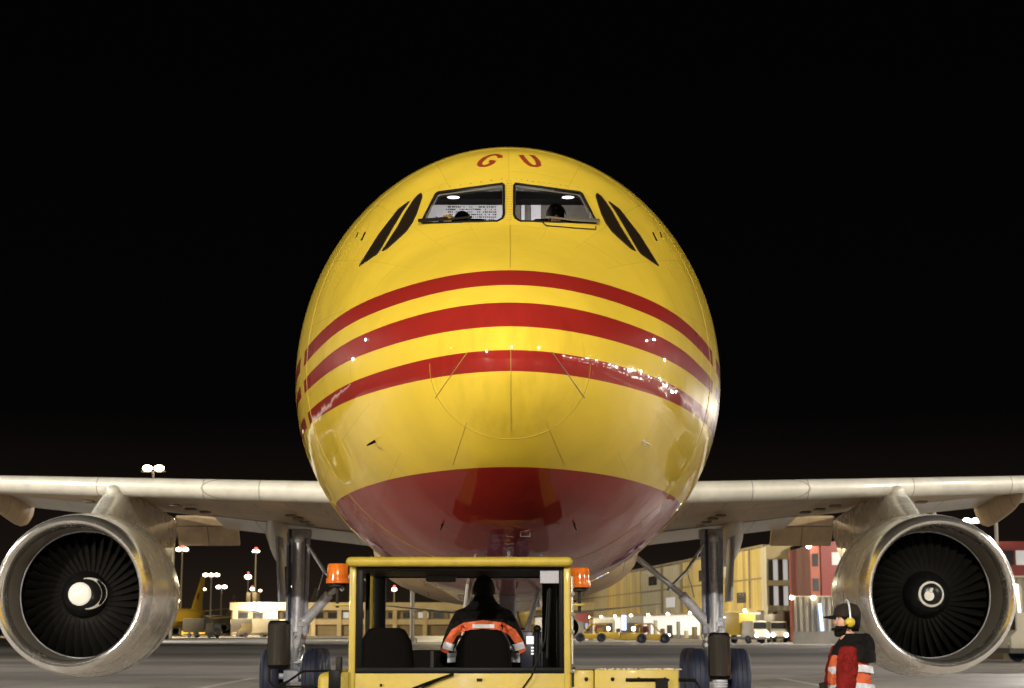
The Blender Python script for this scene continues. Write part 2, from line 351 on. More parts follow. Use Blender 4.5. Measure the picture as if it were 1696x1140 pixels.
# windscreen panes: real openings in the shell
WL = [(726, 319), (832, 304.5), (834.5, 308), (834.5, 356), (832, 362), (824, 367), (700, 370.5), (699, 367), (722, 322)]
for side in (0, 1):
    poly = mir(WL) if side else WL
    pts = dens(poly, 4); C3 = [cast(*p) for p in pts]
    nav = sum((c[1] for c in C3), Vector()).normalized(); cen = sum((c[0] for c in C3), Vector()) / len(C3)
    cb = MB(); cb.loft([[c[0] + nav * .35 for c in C3], [c[0] - nav * .5 for c in C3]])
    co = cb.build('cut', LIV, flat=True); co.parent = AC
    md = fus.modifiers.new('b', 'BOOLEAN'); md.object = co; md.operation = 'DIFFERENCE'; md.solver = 'EXACT'
    bpy.context.view_layer.update(); dg = bpy.context.evaluated_depsgraph_get()
    nm = bpy.data.meshes.new_from_object(fus.evaluated_get(dg)); fus.modifiers.clear(); fus.data = nm; bpy.data.objects.remove(co)
    # boolean on a capped solid leaves an inner pocket: drop the pocket walls and floor
    bm = bmesh.new(); bm.from_mesh(fus.data)
    kill = []
    for f in bm.faces:
        c = f.calc_center_median(); dd = (c - cen)
        inplane = (dd - nav * dd.dot(nav)).length
        if inplane < 1.3 and abs(c.y - cen.y) < 1.3:
            s_ = max(c.y, 0.0); q = sqrt(s_); t_, b_, w_, zw_ = [f2(q) for f2 in PF]
            rr = (c.x / w_) ** 2 + ((c.z - zw_) / (t_ - zw_ if c.z > zw_ else zw_ - b_)) ** 2
            if rr < .975: kill.append(f)
    bmesh.ops.delete(bm, geom=kill, context='FACES'); bm.to_mesh(fus.data); bm.free()
    fus.data.shade_smooth(); fus.data.set_sharp_from_angle(angle=radians(60))
    # pane, rubber seal, alloy retainer
    gl_ = MB(); ring = [c[0] - c[1] * .03 for c in C3]; gl_.v = [tuple(p) for p in ring] + [tuple(sum(ring, Vector()) / len(ring))]
    gl_.f = [(i, (i + 1) % len(ring), len(ring)) for i in range(len(ring))]; gl_.m = [0] * len(ring)
    pane = gl_.build('windscreen_pane', m_wglass, AC, ang=80)
    MB().tube([c[0] + c[1] * .002 for c in C3], .014, 8, closed=True).build('window_seal', m_seal, pane)
    inner = []
    cx0 = sum(p[0] for p in pts) / len(pts); cy0 = sum(p[1] for p in pts) / len(pts)
    for p in pts:
        q = cast(cx0 + (p[0] - cx0) * .975, cy0 + (p[1] - cy0) * .94); inner.append(q[0] - q[1] * .02)
    MB().tube(inner, .008, 8, closed=True).build('window_frame', m_alu, pane)
    rv = MB()   # rivet heads of the retainer strip above the pane
    tops = [(850 + (AX * 0), 299)] if 0 else None
    a, b = ((728, 312), (831, 297)) if not side else ((855, 297), (965, 312))
    for k in range(13):
        q = cast(a[0] + (b[0] - a[0]) * k / 12, a[1] + (b[1] - a[1]) * k / 12)
        if k % (1 if side else 2) == 0: rv.sph(q[0], .011, 6)
    if not side:
        for k in range(16):
            for xx in (840.5, 846):
                rv.sph(cast(xx, 300 + k * 4.3)[0], .009, 6)
    rv.build('rivet_row', m_tugd, pane)
    # wiper parked along the sill
    wa = [(AX + (1 if side else -1) * dx, y) for dx, y in ((60, 366.5), (100, 371), (146, 373.5))]
    wp = MB(); wp.tube([cast(x, y, .05)[0] for x, y in wa], .012, 6); wp.tube([cast(x, y - 2.2, .05)[0] for x, y in wa[1:]], .016, 6); wp.build('windscreen_wiper', m_alu if side else m_seal, AC)
    if side: MB().tube([cast(x, y, .015)[0] for x, y in ((898, 370), (904, 376), (955, 380), (986, 382), (986, 377))], .006, 6).build('wiper_blade', m_seal, AC)
SA = ([(697.5, 321), (699, 326), (690, 354), (683, 369), (672, 385), (642, 412), (634, 416.3)], [(697.5, 321), (691, 326), (684, 334.6), (672, 353), (659.5, 376.3), (634, 416.3)])
SB = ([(678, 334.6), (667.5, 349.3), (650.5, 377.6), (631, 412), (625, 421), (596, 440.8)], [(678, 334.6), (660, 348), (643, 370.2), (627, 391), (596, 440.8)])
def along(ch, u):
    ds = [sqrt((b_[0] - a_[0]) ** 2 + (b_[1] - a_[1]) ** 2) for a_, b_ in zip(ch, ch[1:])]; t = u * sum(ds)
    for (a_, b_), d_ in zip(zip(ch, ch[1:]), ds):
        if t <= d_ + 1e-6: return (a_[0] + (b_[0] - a_[0]) * t / d_, a_[1] + (b_[1] - a_[1]) * t / d_)
        t -= d_
    return ch[-1]
for side in (0, 1):
    for cr_, cl_ in (SA, SB):
        rows = []
        for i in range(41):
            u = min(max(i / 40, .004), .996); p_, q_ = along(cr_, u), along(cl_, u); row = []
            for k in range(7):
                x_ = p_[0] + (q_[0] - p_[0]) * k / 6; y_ = p_[1] + (q_[1] - p_[1]) * k / 6
                row.append(cast(2 * AX - x_ if side else x_, y_, .006)[0])
            rows.append(row)
        pane = MB().loft(rows, closed=False, caps=(False, False)).build('side_window', m_dglass, AC, ang=80)
        MB().tube([r_[0] for r_ in rows] + [r_[-1] for r_ in rows[::-1]], .008, 6, closed=True).build('window_seal', m_seal, pane)
# little side markings / static ports
for side in (-1, 1):
    o_ = MB(); o_.tube([cast(AX + side * 238, 386, .003)[0], cast(AX + side * 244, 399, .003)[0]], .012, 6); o_.tube([cast(AX + side * 250, 386, .003)[0], cast(AX + side * 253, 394, .003)[0]], .008, 6); o_.build('static_port', m_seal, AC)
    # pitot probe on its mast
    a = cast(AX + side * 222, 731)[0]; nn = cast(AX + side * 222, 731)[1]
    pr = MB(); pr.tube([a, a + nn * .07 + Vector((0, -.03, 0)), a + nn * .08 + Vector((0, -.17, -.02))], [.016, .012, .008], 8)
    pr.build('pitot_probe', m_steel if side > 0 else m_black, AC)
# registration letters painted on the crown: strokes laid on the skin
def stroke(mb, pts, w=.03, off=.004):
    P3 = [cast(x, y, off) for x, y in dens(pts, 4, closed=False)]
    vs = []; fs = []
    for i, (p, nrm) in enumerate(P3):
        t = (P3[min(i + 1, len(P3) - 1)][0] - P3[max(i - 1, 0)][0]).normalized(); sd = t.cross(nrm).normalized() * w
        vs += [p - sd, p + sd]
    for i in range(len(P3) - 1): fs.append((2 * i, 2 * i + 1, 2 * i + 3, 2 * i + 2))
    mb.add(vs, fs)
m_letter = mat('red_letter_paint', (.36, .05, .02), .35, coat=.6)
lt = MB(); stroke(lt, [(828, 262), (828, 258.5), (821, 256.5), (812, 258), (803, 262), (796, 268), (794, 272.5), (797, 275.5), (804, 275.5), (812, 272.5), (818, 267.5), (810, 267.2)]); lt.build('registration_letter', m_letter, AC, ang=80, flat=True)
lt = MB(); stroke(lt, [(863, 257.5), (867, 263), (873, 270), (880, 275), (888, 276), (892.5, 273.5), (890, 267), (885, 261), (880, 257.5)])
lt.build('registration_letter', m_letter, AC, ang=80, flat=True)
# radome seam, diverter strips, centre seam
seam = []
for k in range(64):
    th = radians(188 + 164 * k / 63); s_ = .5
    for _ in range(25):
        p = surf(s_, th); s_ = s_ * .5 + .5 * max(.05, .49 + .24 * (4.2 - p.z) * 1.0)
    seam.append(surf(s_, th, .001))
m_seam = mat('seam_dark_yellow', (.42, .29, .04), .5)  # darker yellow for the thin skin seam lines
MB().tube(seam, .0025, 5).build('radome_seam', m_seam, AC)
for a, b, m_, r_ in (((775, 583), (721, 659), m_seam, .004), ((914, 583), (968, 659), m_alu, .005), ((846, 574), (846, 714), m_seam, .003), ((845, 374), (845, 444), m_seam, .002)):
    pts = [cast(a[0] + (b[0] - a[0]) * k / 14, a[1] + (b[1] - a[1]) * k / 14, .003)[0] for k in range(15)]
    MB().tube(pts, r_, 6).build('diverter_strip' if m_ is not m_seam else 'skin_seam', m_, AC)
for s_, a0, a1 in ((4.25, -pi, pi), (6.9, -pi, pi), (10.5, -pi, pi)):
    MB().tube([surf(s_, a0 + (a1 - a0) * k / 90, .0005) for k in range(90)], .004, 5, closed=True).build('skin_seam', m_seam, AC)
# nose gear bay doors outline and little drain masts under the chin, seams on the belly
for a, b in (((773, 700), (750, 770)), ((905, 700), (935, 770))):
    MB().tube([cast(a[0] + (b[0] - a[0]) * k / 8, a[1] + (b[1] - a[1]) * k / 8, .001)[0] for k in range(9)], .0028, 5).build('skin_seam', m_seam, AC)
for px in (733, 951):
    q, nn = cast(px, 868); dm = MB(); dm.tube([q, q + nn * .07 + Vector((0, .04, 0))], [.012, .008], 8); dm.build('drain_mast', m_black, AC)
q, nn = cast(870, 884); MB().tube([q + Vector((-.05, 0, -.03)), q + Vector((.05, 0, -.03)), q + Vector((.05, -.01, .04)), q + Vector((-.05, -.01, .04))], .008, 6, closed=True).build('access_port_rim', m_alu, AC)
# fin and tailplane
def foil(c0, c1, t, dirv, n=14):
    """closed aerofoil ring from leading point c0 to trailing point c1, thickness t along dirv"""
    c0, c1 = Vector(c0), Vector(c1); d = c1 - c0; R = []
    for k in range(n):
        x = .5 - .5 * cos(pi * k / (n - 1)); y_ = 2.6 * (.2969 * sqrt(x) - .126 * x - .3516 * x * x + .2843 * x ** 3 - .1015 * x ** 4) * 1.9; R.append(c0 + d * x + Vector(dirv) * t * y_)
    for k in range(n - 2, 0, -1):
        x = .5 - .5 * cos(pi * k / (n - 1)); y_ = 2.6 * (.2969 * sqrt(x) - .126 * x - .3516 * x * x + .2843 * x ** 3 - .1015 * x ** 4) * 1.9; R.append(c0 + d * x - Vector(dirv) * t * y_ * .8)
    return R
MB().loft([foil((0, 41, 7.4), (0, 50.5, 7.4), .35, (1, 0, 0)), foil((0, 48.6, 16.4), (0, 53.2, 16.4), .2, (1, 0, 0))]).build('tail_fin', LIV, AC)
for sd in (-1, 1): MB().loft([foil((sd * .8, 46.3, 6.2), (sd * .8, 51, 6.2), .3, (0, 0, 1)), foil((sd * 8.1, 51.3, 6.9), (sd * 8.1, 53.3, 6.9), .14, (0, 0, 1))]).build('tailplane', m_white, AC)
# wings
m_brown = mat('sooty_panel', (.16, .115, .075), .5, noise=.3)
def LEy(x): return 17 + .53 * (x - 2.82)
def TEy(x): return 27.3 if x < 7.5 else 27.3 + .24 * (x - 7.5)
for sd in (-1, 1):
    wr = []; slat = []
    for x in (2.3, 3.2, 4.0, 5, 6.2, 7.4, 8.5, 10, 12, 15, 18, 21, 22.4):
        c = TEy(x) - LEy(x); zl = 4.30 + .064 * (x - 3.8) + (.0022 * max(0, x - 12) ** 2); zt = 4.02 + .118 * (x - 4.0) * (1 if x < 12 else 1)
        if x > 12: zt = 4.02 + .118 * 8 + (x - 12) * .075
        tk = max(.24, .62 - .03 * (x - 3))
        wr.append(foil((sd * x, LEy(x), zl), (sd * x, TEy(x), zt), tk * .46, (0, 0, 1), 18))
        sl = []
        for k in range(13):     # slat nose, drooped a little in front of the fixed edge
            a = radians(78 + 204 * k / 12); ry = .30; rz = .205 - .003 * (x - 3.8)
            sl.append(Vector((sd * x, LEy(x) + .20 + ry * cos(a), zl - .01 + rz * sin(a))))
        slat.append(sl + [sl[-1] + Vector((0, .55, .03)), sl[0] + Vector((0, .65, -.04))])
    wg = MB().loft(wr).build('wing', m_grey, AC, ang=50)
    # slat split where the pylon sits
    for i0, i1 in ((1, 6), (5, 13)):
        MB().loft(slat[i0:i1 if i1 < 13 else 13]).build('wing_slat', m_white, wg, ang=50)
    for a, b_ in ((3.2, 7.0), (8.6, 13.6)):     # trailing flaps hang a little below the wing edge, pale leading lip
        fr = []
        for x in (a, (a + b_) / 2, b_):
            zt = 4.02 + .118 * (x - 4.0); fr.append(foil((sd * x, TEy(x) - 1.25, zt - .02), (sd * x, TEy(x) + .75, zt - .22), .07, (0, 0, 1)))
        MB().loft(fr).build('trailing_flap', m_white, wg, ang=50)
    for x, y0, y1 in ((4.6, 21.5, 25.4), (6.9, 20.6, 26.0), (8.9, 21.4, 26.3)):
        for k in range(4):
            y_ = y0 + (y1 - y0) * k / 3; u = (y_ - LEy(x)) / (TEy(x) - LEy(x)); zz = 4.30 + .064 * (x - 3.8) + (4.02 + .118 * (x - 4) - 4.30 - .064 * (x - 3.8)) * u - .36 * (1 - u) - .03
            MB().box((sd * x, y_, zz + .07), (.22, .34, .05)).build('access_hatch', m_brown, wg, bevel=.02)
    # inboard flap trailing panel behind the gear, drooped aileron slab and track fairings
    fl = MB(); fl.box((sd * 7.5, 28.2, 4.12 + .0), (1.55, .9, .10), Matrix.Rotation(radians(-50), 3, 'X')); fl.build('drooped_aileron', m_grey, wg, bevel=.02)
    for x, h, w_, y0, y1 in ((5.5, .95, .8, 25.2, 28.8), (9.35, .62, .42, 24.6, 29.2), (12.4, .66, .46, 25.3, 30.0), (16.2, .5, .4, 26.4, 30.8)):
        zt = 4.10 + .11 * (x - 4); rings = []
        for k in range(13):
            u = k / 12; y_ = y0 + (y1 - y0) * u; f_ = max(.03, sin(pi * min(1, u * 1.25) ** .8)) if u < .8 else max(.03, 1 - (u - .8) / .2) * .62 * 1
            f_ = max(.05, (1 - (2 * u - 1) ** 4)) * (.6 + .5 * u)
            rings.append([Vector((sd * x + w_ / 2 * f_ * cos(a) * (1 if sin(a) > 0 else .85), y_, zt + .1 - h * .5 * f_ + h * .62 * f_ * sin(a) - .25 * u)) for a in [2 * pi * j / 20 for j in range(20)]])
        MB().loft(rings).build('flap_track_fairing', m_white if x < 6 else m_grey, wg, ang=60)
MB().loft([[Vector((w_ * abs(cos(a)) ** .7 * (1 if cos(a) > 0 else -1), y_, 3.2 + h_ * sin(a))) for a in [2 * pi * j / 40 for j in range(40)]] for y_, w_, h_ in ((15, 1.2, .5), (16.5, 2.1, .85), (18.5, 2.6, 1.0), (26, 2.6, 1.0), (29, 2.0, .9), (31, 1.0, .6))]).build('belly_fairing', m_grey, AC, ang=60)
# engines
def blade(fanr):
    b = MB(); rings = []
    for k in range(9):
        u = k / 8; r = .30 + (fanr - .32) * u; tw = radians(28 + 34 * u); ch = .17 + .06 * u; sw = -.10 * u * u
        rings.append([Vector((cos(tw) * 0 + c * cos(tw) * 1, c * sin(tw) * -1 + 0, r)) * 1 + Vector((sw + t_ * sin(tw), t_ * cos(tw), 0)) for c, t_ in ((-ch / 2, 0), (0, .012), (ch / 2, 0), (0, -.008))])
    # local: x tangential, y axial, z radial
    b.loft(rings); return b
for sd in (-1, 1):
    ex, ey, ez = sd * 8.0, 16.4, 2.325
    nb = MB(); nb.lathe([(1.345, .34), (1.375, .6), (1.42, 1.2), (1.44, 1.9), (1.40, 2.6), (1.30, 3.3), (1.16, 3.95), (1.12, 3.95), (1.14, 3.5), (1.0, 3.4)], 72)
    eng = nb.build('engine_nacelle', m_nac, AC, loc=(ex, ey, ez), ang=40); eng.scale = (1.085, 1, 1.085)
    MB().lathe([(1.345, .34), (1.325, .2), (1.29, .08), (1.255, .02), (1.225, 0), (1.19, .02), (1.16, .08), (1.135, .2), (1.12, .34)], 96).build('intake_lip', m_metal, eng, ang=60)
    MB().lathe([(1.12, .34), (1.105, .6), (1.10, .98)], 72).build('intake_duct', m_duct, eng, ang=60)
    MB().lathe([(1.101, .98), (1.103, 1.42), (1.04, 1.45), (.2, 1.5)], 72).build('fan_disc_back', m_void, eng)
    MB().lathe([(1.112, 1.02), (1.085, 1.04), (1.085, 1.08), (1.108, 1.12)], 72).build('fan_case_ring', m_steel, eng, ang=60)
    bl = None
    for k in range(38):
        a = 2 * pi * k / 38
        if bl is None: o = bl = blade(1.095).build('fan_blade', m_blade, eng, ang=60)
        else: o = bl.copy(); COL.objects.link(o)
        o.parent = eng; o.location = (0, 1.25, 0); o.rotation_euler = (0, a, 0)
    sp = MB(); sp.lathe([(.001, .72), (.08, .725), (.17, .745), (.27, .83), (.36, .98), (.41, 1.18), (.38, 1.3)], 40); spin = sp.build('spinner', m_spin, eng, ang=70)
    def cone_r(y_):
        P = [(.62, .001), (.63, .07), (.70, .15), (.85, .24), (1.02, .31), (1.2, .335)]
        for (a0, r0), (a1, r1) in zip(P, P[1:]):
            if y_ <= a1: return r0 + (r1 - r0) * (y_ - a0) / (a1 - a0)
        return .335
    def cone_y(r):
        P = [(.001, .72), (.08, .725), (.17, .745), (.27, .83), (.36, .98), (.41, 1.18)]
        for (r0, a0), (r1, a1) in zip(P, P[1:]):
            if r <= r1: return a0 + (a1 - a0) * (r - r0) / (r1 - r0)
        return 1.2
    cm = MB()
    if sd < 0:     # white nose with a long painted comma
        cm.lathe([(r, cone_y(r) - .004) for r in (.002, .05, .08, .11, .14, .17, .19, .20)], 32)
        vs = []; n_ = 30
        for k in range(n_ + 1):
            a = radians(80 - 150 * k / n_); rr = .27 + .10 * sin(pi * min(1, k / n_ * 1.0)) ; wd = .026 * sin(pi * (k + 1.5) / (n_ + 3)) + .004
            for q in (-wd, wd): r = min(.40, rr + q); vs.append((r * cos(a), cone_y(r) - .006, r * sin(a)))
        cm.add(vs, [(2 * k, 2 * k + 1, 2 * k + 3, 2 * k + 2) for k in range(n_)])
    else:          # white ring with a comma inside
        vs = []; n_ = 48
        for k in range(n_): 
            for r in (.185, .222): a = 2 * pi * k / n_; vs.append((r * cos(a), cone_y(r) - .006, r * sin(a)))
        cm.add(vs, [(2 * k, 2 * k + 1, (2 * k + 3) % (2 * n_), (2 * k + 2) % (2 * n_)) for k in range(n_)])
        vs = [(-.05 + .085 * cos(2 * pi * k / 20), cone_y(.09) - .02, -.03 + .085 * sin(2 * pi * k / 20)) for k in range(20)]
        cm.loft([vs, [(x_, y_ + .06, z_) for x_, y_, z_ in vs]]); cm.tube([(-.03, cone_y(.1) - .004, .03), (0, cone_y(.1) - .004, .09), (.03, cone_y(.12) - .004, .10)], [.04, .025, .006], 8)
    cm.build('spiral_marking', m_spinw, spin, ang=70)
    MB().lathe([(.95, 3.2), (.85, 4.2), (.62, 5.4), (.45, 5.6), (.30, 5.5), (.12, 6.2), (.01, 6.4)], 40).build('exhaust_core', m_steel, eng, ang=50)
    # nacelle seams, small strake-like vents
    MB().lathe([(1.4432, 1.88), (1.446, 1.89), (1.4432, 1.90)], 72).build('cowl_seam', m_dgrey, eng)
    # pylon from the cowl shoulder up to the slat
    zl = 4.30 + .064 * (7.94 - 3.8); py_ = MB()
    rings = []
    for y_, w_, z0, z1 in ((17.6, .03, 3.55, 3.66), (18.0, .14, 3.45, 3.80), (18.6, .22, 3.4, 4.02), (19.2, .26, 3.35, 4.28), (19.75, .27, 3.25, 4.52), (20.6, .27, 3.1, 4.50), (22.5, .26, 2.9, 4.45), (25, .15, 3.3, 4.35), (26.5, .03, 3.9, 4.3)):
        rings.append([Vector((ex + w_ * cx_, y_, z0 + (z1 - z0) * u)) for cx_, u in ((-1.1, 0), (-1, .5), (-.8, .9), (-.4, 1), (.4, 1), (.8, .9), (1, .5), (1.1, 0))])
    py_.loft(rings); py_.build('engine_pylon', m_nac, AC, ang=50)
    MB().sph((ex, 19.62, 4.44), .15, 14, sc=(.95, 1.2, .9)).build('pylon_cap', m_white, AC)
# main gear
def main_gear(sd):
    X, Y = sd * 4.82, 24.9
    g_ = MB(); g_.tube([(X, Y, 3.9), (X, Y, 1.9)], .15, 18); g_.tube([(X - .22, Y - .05, 3.9), (X - .20, Y - .05, 1.75)], .06, 10); g_.tube([(X + .22, Y + .05, 3.9), (X + .19, Y + .05, 1.75)], .05, 10)
    g_.box((X, Y, 1.75), (.52, .4, .36)); g_.tube([(X, Y, 1.7), (X, Y, .62)], .10, 14); g_.box((X, Y, .62), (.34, 2.0, .26))
    g_.box((X, Y + .2, 3.88), (.5, .6, .2)); leg = g_.build('main_landing_gear', m_gear, AC, bevel=.012)
    MB().tube([(X + .02, Y - .2, 3.72), (X + .02, Y - .2, 2.75)], .062, 12).tube([(X + .02, Y - .2, 2.75), (X, Y - .2, 1.6)], .085, 12).sph((X + .02, Y - .2, 3.75), .12, 12).build('side_strut', m_silver if 0 else m_steel, leg)
    tq = MB(); tq.tube([(X - .12, Y - .22, 1.7), (X - .05, Y - .52, 1.25), (X, Y - .15, .8)], .045, 8); tq.tube([(X + .12, Y - .22, 1.7), (X + .05, Y - .52, 1.25), (X, Y - .15, .8)], .045, 8); tq.build('torque_link', m_steel, leg)
    # drag braces going inboard and up to the keel
    d1 = MB(); d1.tube([(X - sd * .12, Y - .1, 1.75), (X - sd * .75, Y - .3, 2.45)], .115, 12); d1.tube([(X - sd * .75, Y - .3, 2.45), (X - sd * 1.78, Y - .5, 3.28)], .066, 12); d1.build('side_brace', m_steel, leg)
    d2 = MB(); d2.tube([(X - sd * .2, Y - .1, 3.62), (X - sd * .62, Y - .2, 3.0), (X - sd * 1.08, Y - .36, 2.55)], [.035, .04, .045], 10); d2.tube([(X - sd * .62, Y - .2, 3.02), (X - sd * .45, Y - .2, 2.4)], .014, 6); d2.build('lock_link', m_silver, leg)
    # hydraulic clutter
    hy = MB(); rr = random.Random(3)
    for k in range(16):
        a = rr.uniform(0, 2 * pi); z0 = rr.uniform(.9, 1.5); r = rr.uniform(.14, .22)
        hy.tube([(X + r * cos(a), Y + r * sin(a), z0), (X + (r + .08) * cos(a + .3), Y + (r + .08) * sin(a + .3), z0 + .2), (X + .14 * cos(a + .6), Y + .14 * sin(a + .6), z0 + .5)], .014, 6)
    for k in range(9): hy.box((X + rr.uniform(-.24, .24), Y - .22 + rr.uniform(-.08, .05), rr.uniform(.9, 1.9)), (rr.uniform(.06, .13), .1, rr.uniform(.06, .14)))
    hy.build('hydraulic_line', m_silver, leg)
    MB().box((X + sd * .42, Y + .1, 3.05), (.05, 1.1, 1.5), Matrix.Rotation(sd * .06, 3, 'Y')).build('gear_door', m_gear, leg, bevel=.01)
    MB().tube([(X - .16, Y - .32, 3.95), (X - .15, Y - .32, 1.8)], .035, 8).build('brake_hose', m_rub, leg)
    ax = MB(); 
    for dy in (-.72, .72): ax.tube([(X - .6, Y + dy, .62), (X + .6, Y + dy, .62)], .07, 10)
    ax.build('axle', m_steel, leg)
    w = None
    for dy in (-.72, .72):
        for dx in (-.47, .47):
            if w is None: w = wheel_mb(.62, .43).build('wheel', m_rub, leg, ang=40); hub = hub_mb(.62, .43).build('wheel_hub', m_steel, w) if 0 else None; o = w
            else: o = w.copy(); COL.objects.link(o); o.parent = leg
            o.location = (X + dx, Y + dy, .62)
def wheel_mb(R, wd):
    b = MB(); h = wd / 2
    b.lathe([(R * .45, -h * .7), (R * .6, -h * .95), (R * .82, -h), (R * .94, -h * .82), (R * .985, -h * .55), (R * .97, -h * .50), (R * .97, -h * .46), (R, -h * .42), (R, -h * .05), (R * .975, -h * .03), (R * .975, h * .03), (R, h * .05), (R, h * .42), (R * .97, h * .46), (R * .97, h * .5), (R * .985, h * .55), (R * .94, h * .82), (R * .82, h), (R * .6, h * .95), (R * .45, h * .7), (R * .3, h * .4), (.01, h * .4)], 40, axis='x')
    b.lathe([(.01, -h * .4), (R * .3, -h * .4), (R * .45, -h * .7)], 40, axis='x')
    return b
def hub_mb(R, wd): return MB().lathe([(.01, wd * .5), (.15, wd * .5), (.2, wd * .4)], 16, axis='x')
for sd in (-1, 1): main_gear(sd)
# nose gear
ng = MB(); X, Y = 0, 6.75
ng.tube([(0, Y, 2.4), (0, Y, 1.25)], .11, 18); ng.tube([(0, Y, 1.25), (0, Y, .5)], .07, 14); ng.tube([(-.42, Y, .5), (.42, Y, .5)], .06, 10); ng.box((0, Y - .1, 1.3), (.5, .25, .2))
leg = ng.build('nose_landing_gear', m_gear, AC, bevel=.008)
w = wheel_mb(.5, .34).build('wheel', m_rub, leg, ang=40); w.location = (-.3, Y, .5); o = w.copy(); COL.objects.link(o); o.parent = leg; o.location = (.3, Y, .5)
for sx_ in (-1, 1):
    MB().box((sx_ * .52, Y - .6, 1.98), (.04, 1.3, .75), Matrix.Rotation(sx_ * -.12, 3, 'Y')).build('gear_door', m_white if sx_ < 0 else m_gear, leg, bevel=.01)
    MB().tube([(sx_ * .16, Y - .02, 1.4), (sx_ * .42, Y - .9, 2.3)], .035, 8).build('drag_strut', m_silver, leg)
    MB().box((sx_ * .2, Y - .22, 1.62), (.16, .12, .16)).build('taxi_light', m_silver, leg, bevel=.03)
tq = MB(); tq.tube([(0, Y - .12, 1.2), (0, Y - .42, .9), (0, Y - .1, .6)], .04, 8); tq.tube([(.12, Y - .12, 1.9), (.2, Y - .3, 1.6), (.1, Y - .12, 1.3)], .015, 6); tq.tube([(-.1, Y - .12, 2.0), (-.22, Y - .3, 1.7), (-.1, Y - .12, 1.3)], .015, 6); tq.build('torque_link', m_steel, leg)

# cockpit interior
m_liner = mat('cockpit_liner_dark', (.016, .013, .011), .7, noise=.3)
m_panel = mat('cockpit_panel_light', (.66, .65, .68), .5, noise=.12)
ck = MB()
ck.bx(-1.6, 1.6, 2.9, 5.25, 5.28, 5.32); ck.build('cockpit_floor', m_liner, AC)
MB().add([(-1.25, 3.35, 6.72), (1.25, 3.35, 6.72), (1.3, 5.25, 7.02), (-1.3, 5.25, 7.02)], [(0, 1, 2, 3)]) if 0 else None
ce = MB(); ce.add([(-.62, 3.42, 6.66), (.62, 3.42, 6.66), (.95, 5.25, 7.02), (-.95, 5.25, 7.02), (-1.0, 3.42, 6.36), (1.0, 3.42, 6.36), (1.45, 5.25, 6.62), (-1.45, 5.25, 6.62)], [(0, 1, 2, 3), (1, 2, 6, 5), (0, 3, 7, 4)]); ce.build('cockpit_ceiling', m_liner, AC, flat=True)
wl = MB(); wl.bx(-1.45, .02, 5.2, 5.24, 5.3, 6.92); wall = wl.build('cockpit_rear_panel', m_panel, AC)
sw = MB(); rr = random.Random(5)
for i in range(46):
    for j in range(9):
        x_ = -1.25 + i * .024; z_ = 6.60 + j * .032
        if x_ < -.75 and (i % 5 or j % 3): continue
        if rr.random() < .75: sw.bx(x_, x_ + (.012 if rr.random() < .7 else .02), 5.185, 5.2, z_, z_ + .012)
sw.build('switch_rows', m_black, wall, flat=True)
MB().bx(.022, 1.45, 5.2, 5.24, 5.3, 6.92).build('cockpit_rear_panel', mat('cockpit_panel_grey', (.16, .14, .12), .6, noise=.2), AC)
dr = MB(); dr.bx(.16, .2, 5.17, 5.2, 5.3, 6.95); dr.bx(.28, .40, 5.17, 5.2, 6.4, 6.85); dr.bx(1.0, 1.08, 5.1, 5.14, 5.3, 6.95); dr.build('door_frame', m_panel, AC)
MB().bx(-1.25, 1.25, 4.86, 5.15, 6.845, 6.96).build('ceiling_dark_box', m_void, AC)  # added near-black box that darkens the ceiling above the rear wall
MB().bx(-.95, .95, 2.95, 3.1, 5.5, 6.0).build('glareshield', m_black, AC, bevel=.03)
m_cl = mat('dome_light', (.9, .9, .9), emit=(1, .97, .9), estr=1.3)
for px in (751, 941):
    p = L(at(px, 327, D + 4.3)); MB().sph(p, .075, 14, sc=(1, .7, .18)).build('dome_light', m_cl, AC)
    p2 = p + Vector((.10 if px < 800 else -.16, -.3, .015)); MB().sph(p2, .035, 8).build('map_light', m_tug, AC)
for side in (-1, 1):
    MB().bx(side * .55 - .28, side * .55 + .28, 4.05, 4.2, 5.7, 6.42).build('crew_seat', m_seat, AC, bevel=.05)
for lx in (-.5, .5):
    ld = bpy.data.lights.new('cockpit_lamp', 'POINT'); ld.energy = 20; ld.color = (1, .96, .92); ld.shadow_soft_size = .08
    lo = bpy.data.objects.new('cockpit_lamp', ld); COL.objects.link(lo); lo.parent = AC; lo.location = (lx, 4.5, 6.45)

# ------------------------------------------------------------------ pushback tug
YR = 12.0
def X(px): return gx(px, YR)
def Z(py): return gz(py, YR)
m_orange = mat('amber_lens', (.50, .11, .01), .15, coat=.6, noise=.5, nscale=22, emit=(1, .20, .02), estr=.14)
m_worn = mat('worn_edge_paint', (.55, .50, .36), .5, noise=.6, nscale=30)
TUG = empty('pushback_tug', (X(830), 15.8, 0), 'yellow pushback tug with glazed cab and amber beacons parked under the nose', 'tug')
TO = Vector(TUG.location)
class TM(MB):
    def build(s, *a, **k):
        s.v = [tuple(Vector(v) - TO) for v in s.v]; return MB.build(s, *a, **k)
zd = Z(1109)
xl, xr = X(527), X(1132)
b = TM()
b.bx(xl + .05, xr - .05, 12.06, 20.3, .45, 1.17); b.bx(xl + .25, xr - .25, 20.2, 20.6, .5, 1.0)
b.build('chassis', m_tug, TUG, bevel=.04)
b = TM(); b.bx(xl + .42, xr - .40, 13.72, 20.1, 1.15, 1.185); b.build('deck_plate', m_black, TUG, bevel=.01)
b = TM(); b.bx(xl + .7, xr - .75, 14.6, 17.0, 1.18, 1.25); b.build('engine_cover', m_dgrey, TUG, bevel=.03)
for k in range(9): b = TM(); b.bx(xl + .8, xr - .85, 14.75 + k * .23, 14.85 + k * .23, 1.25, 1.262); b.build('cover_louvre', m_black, TUG)
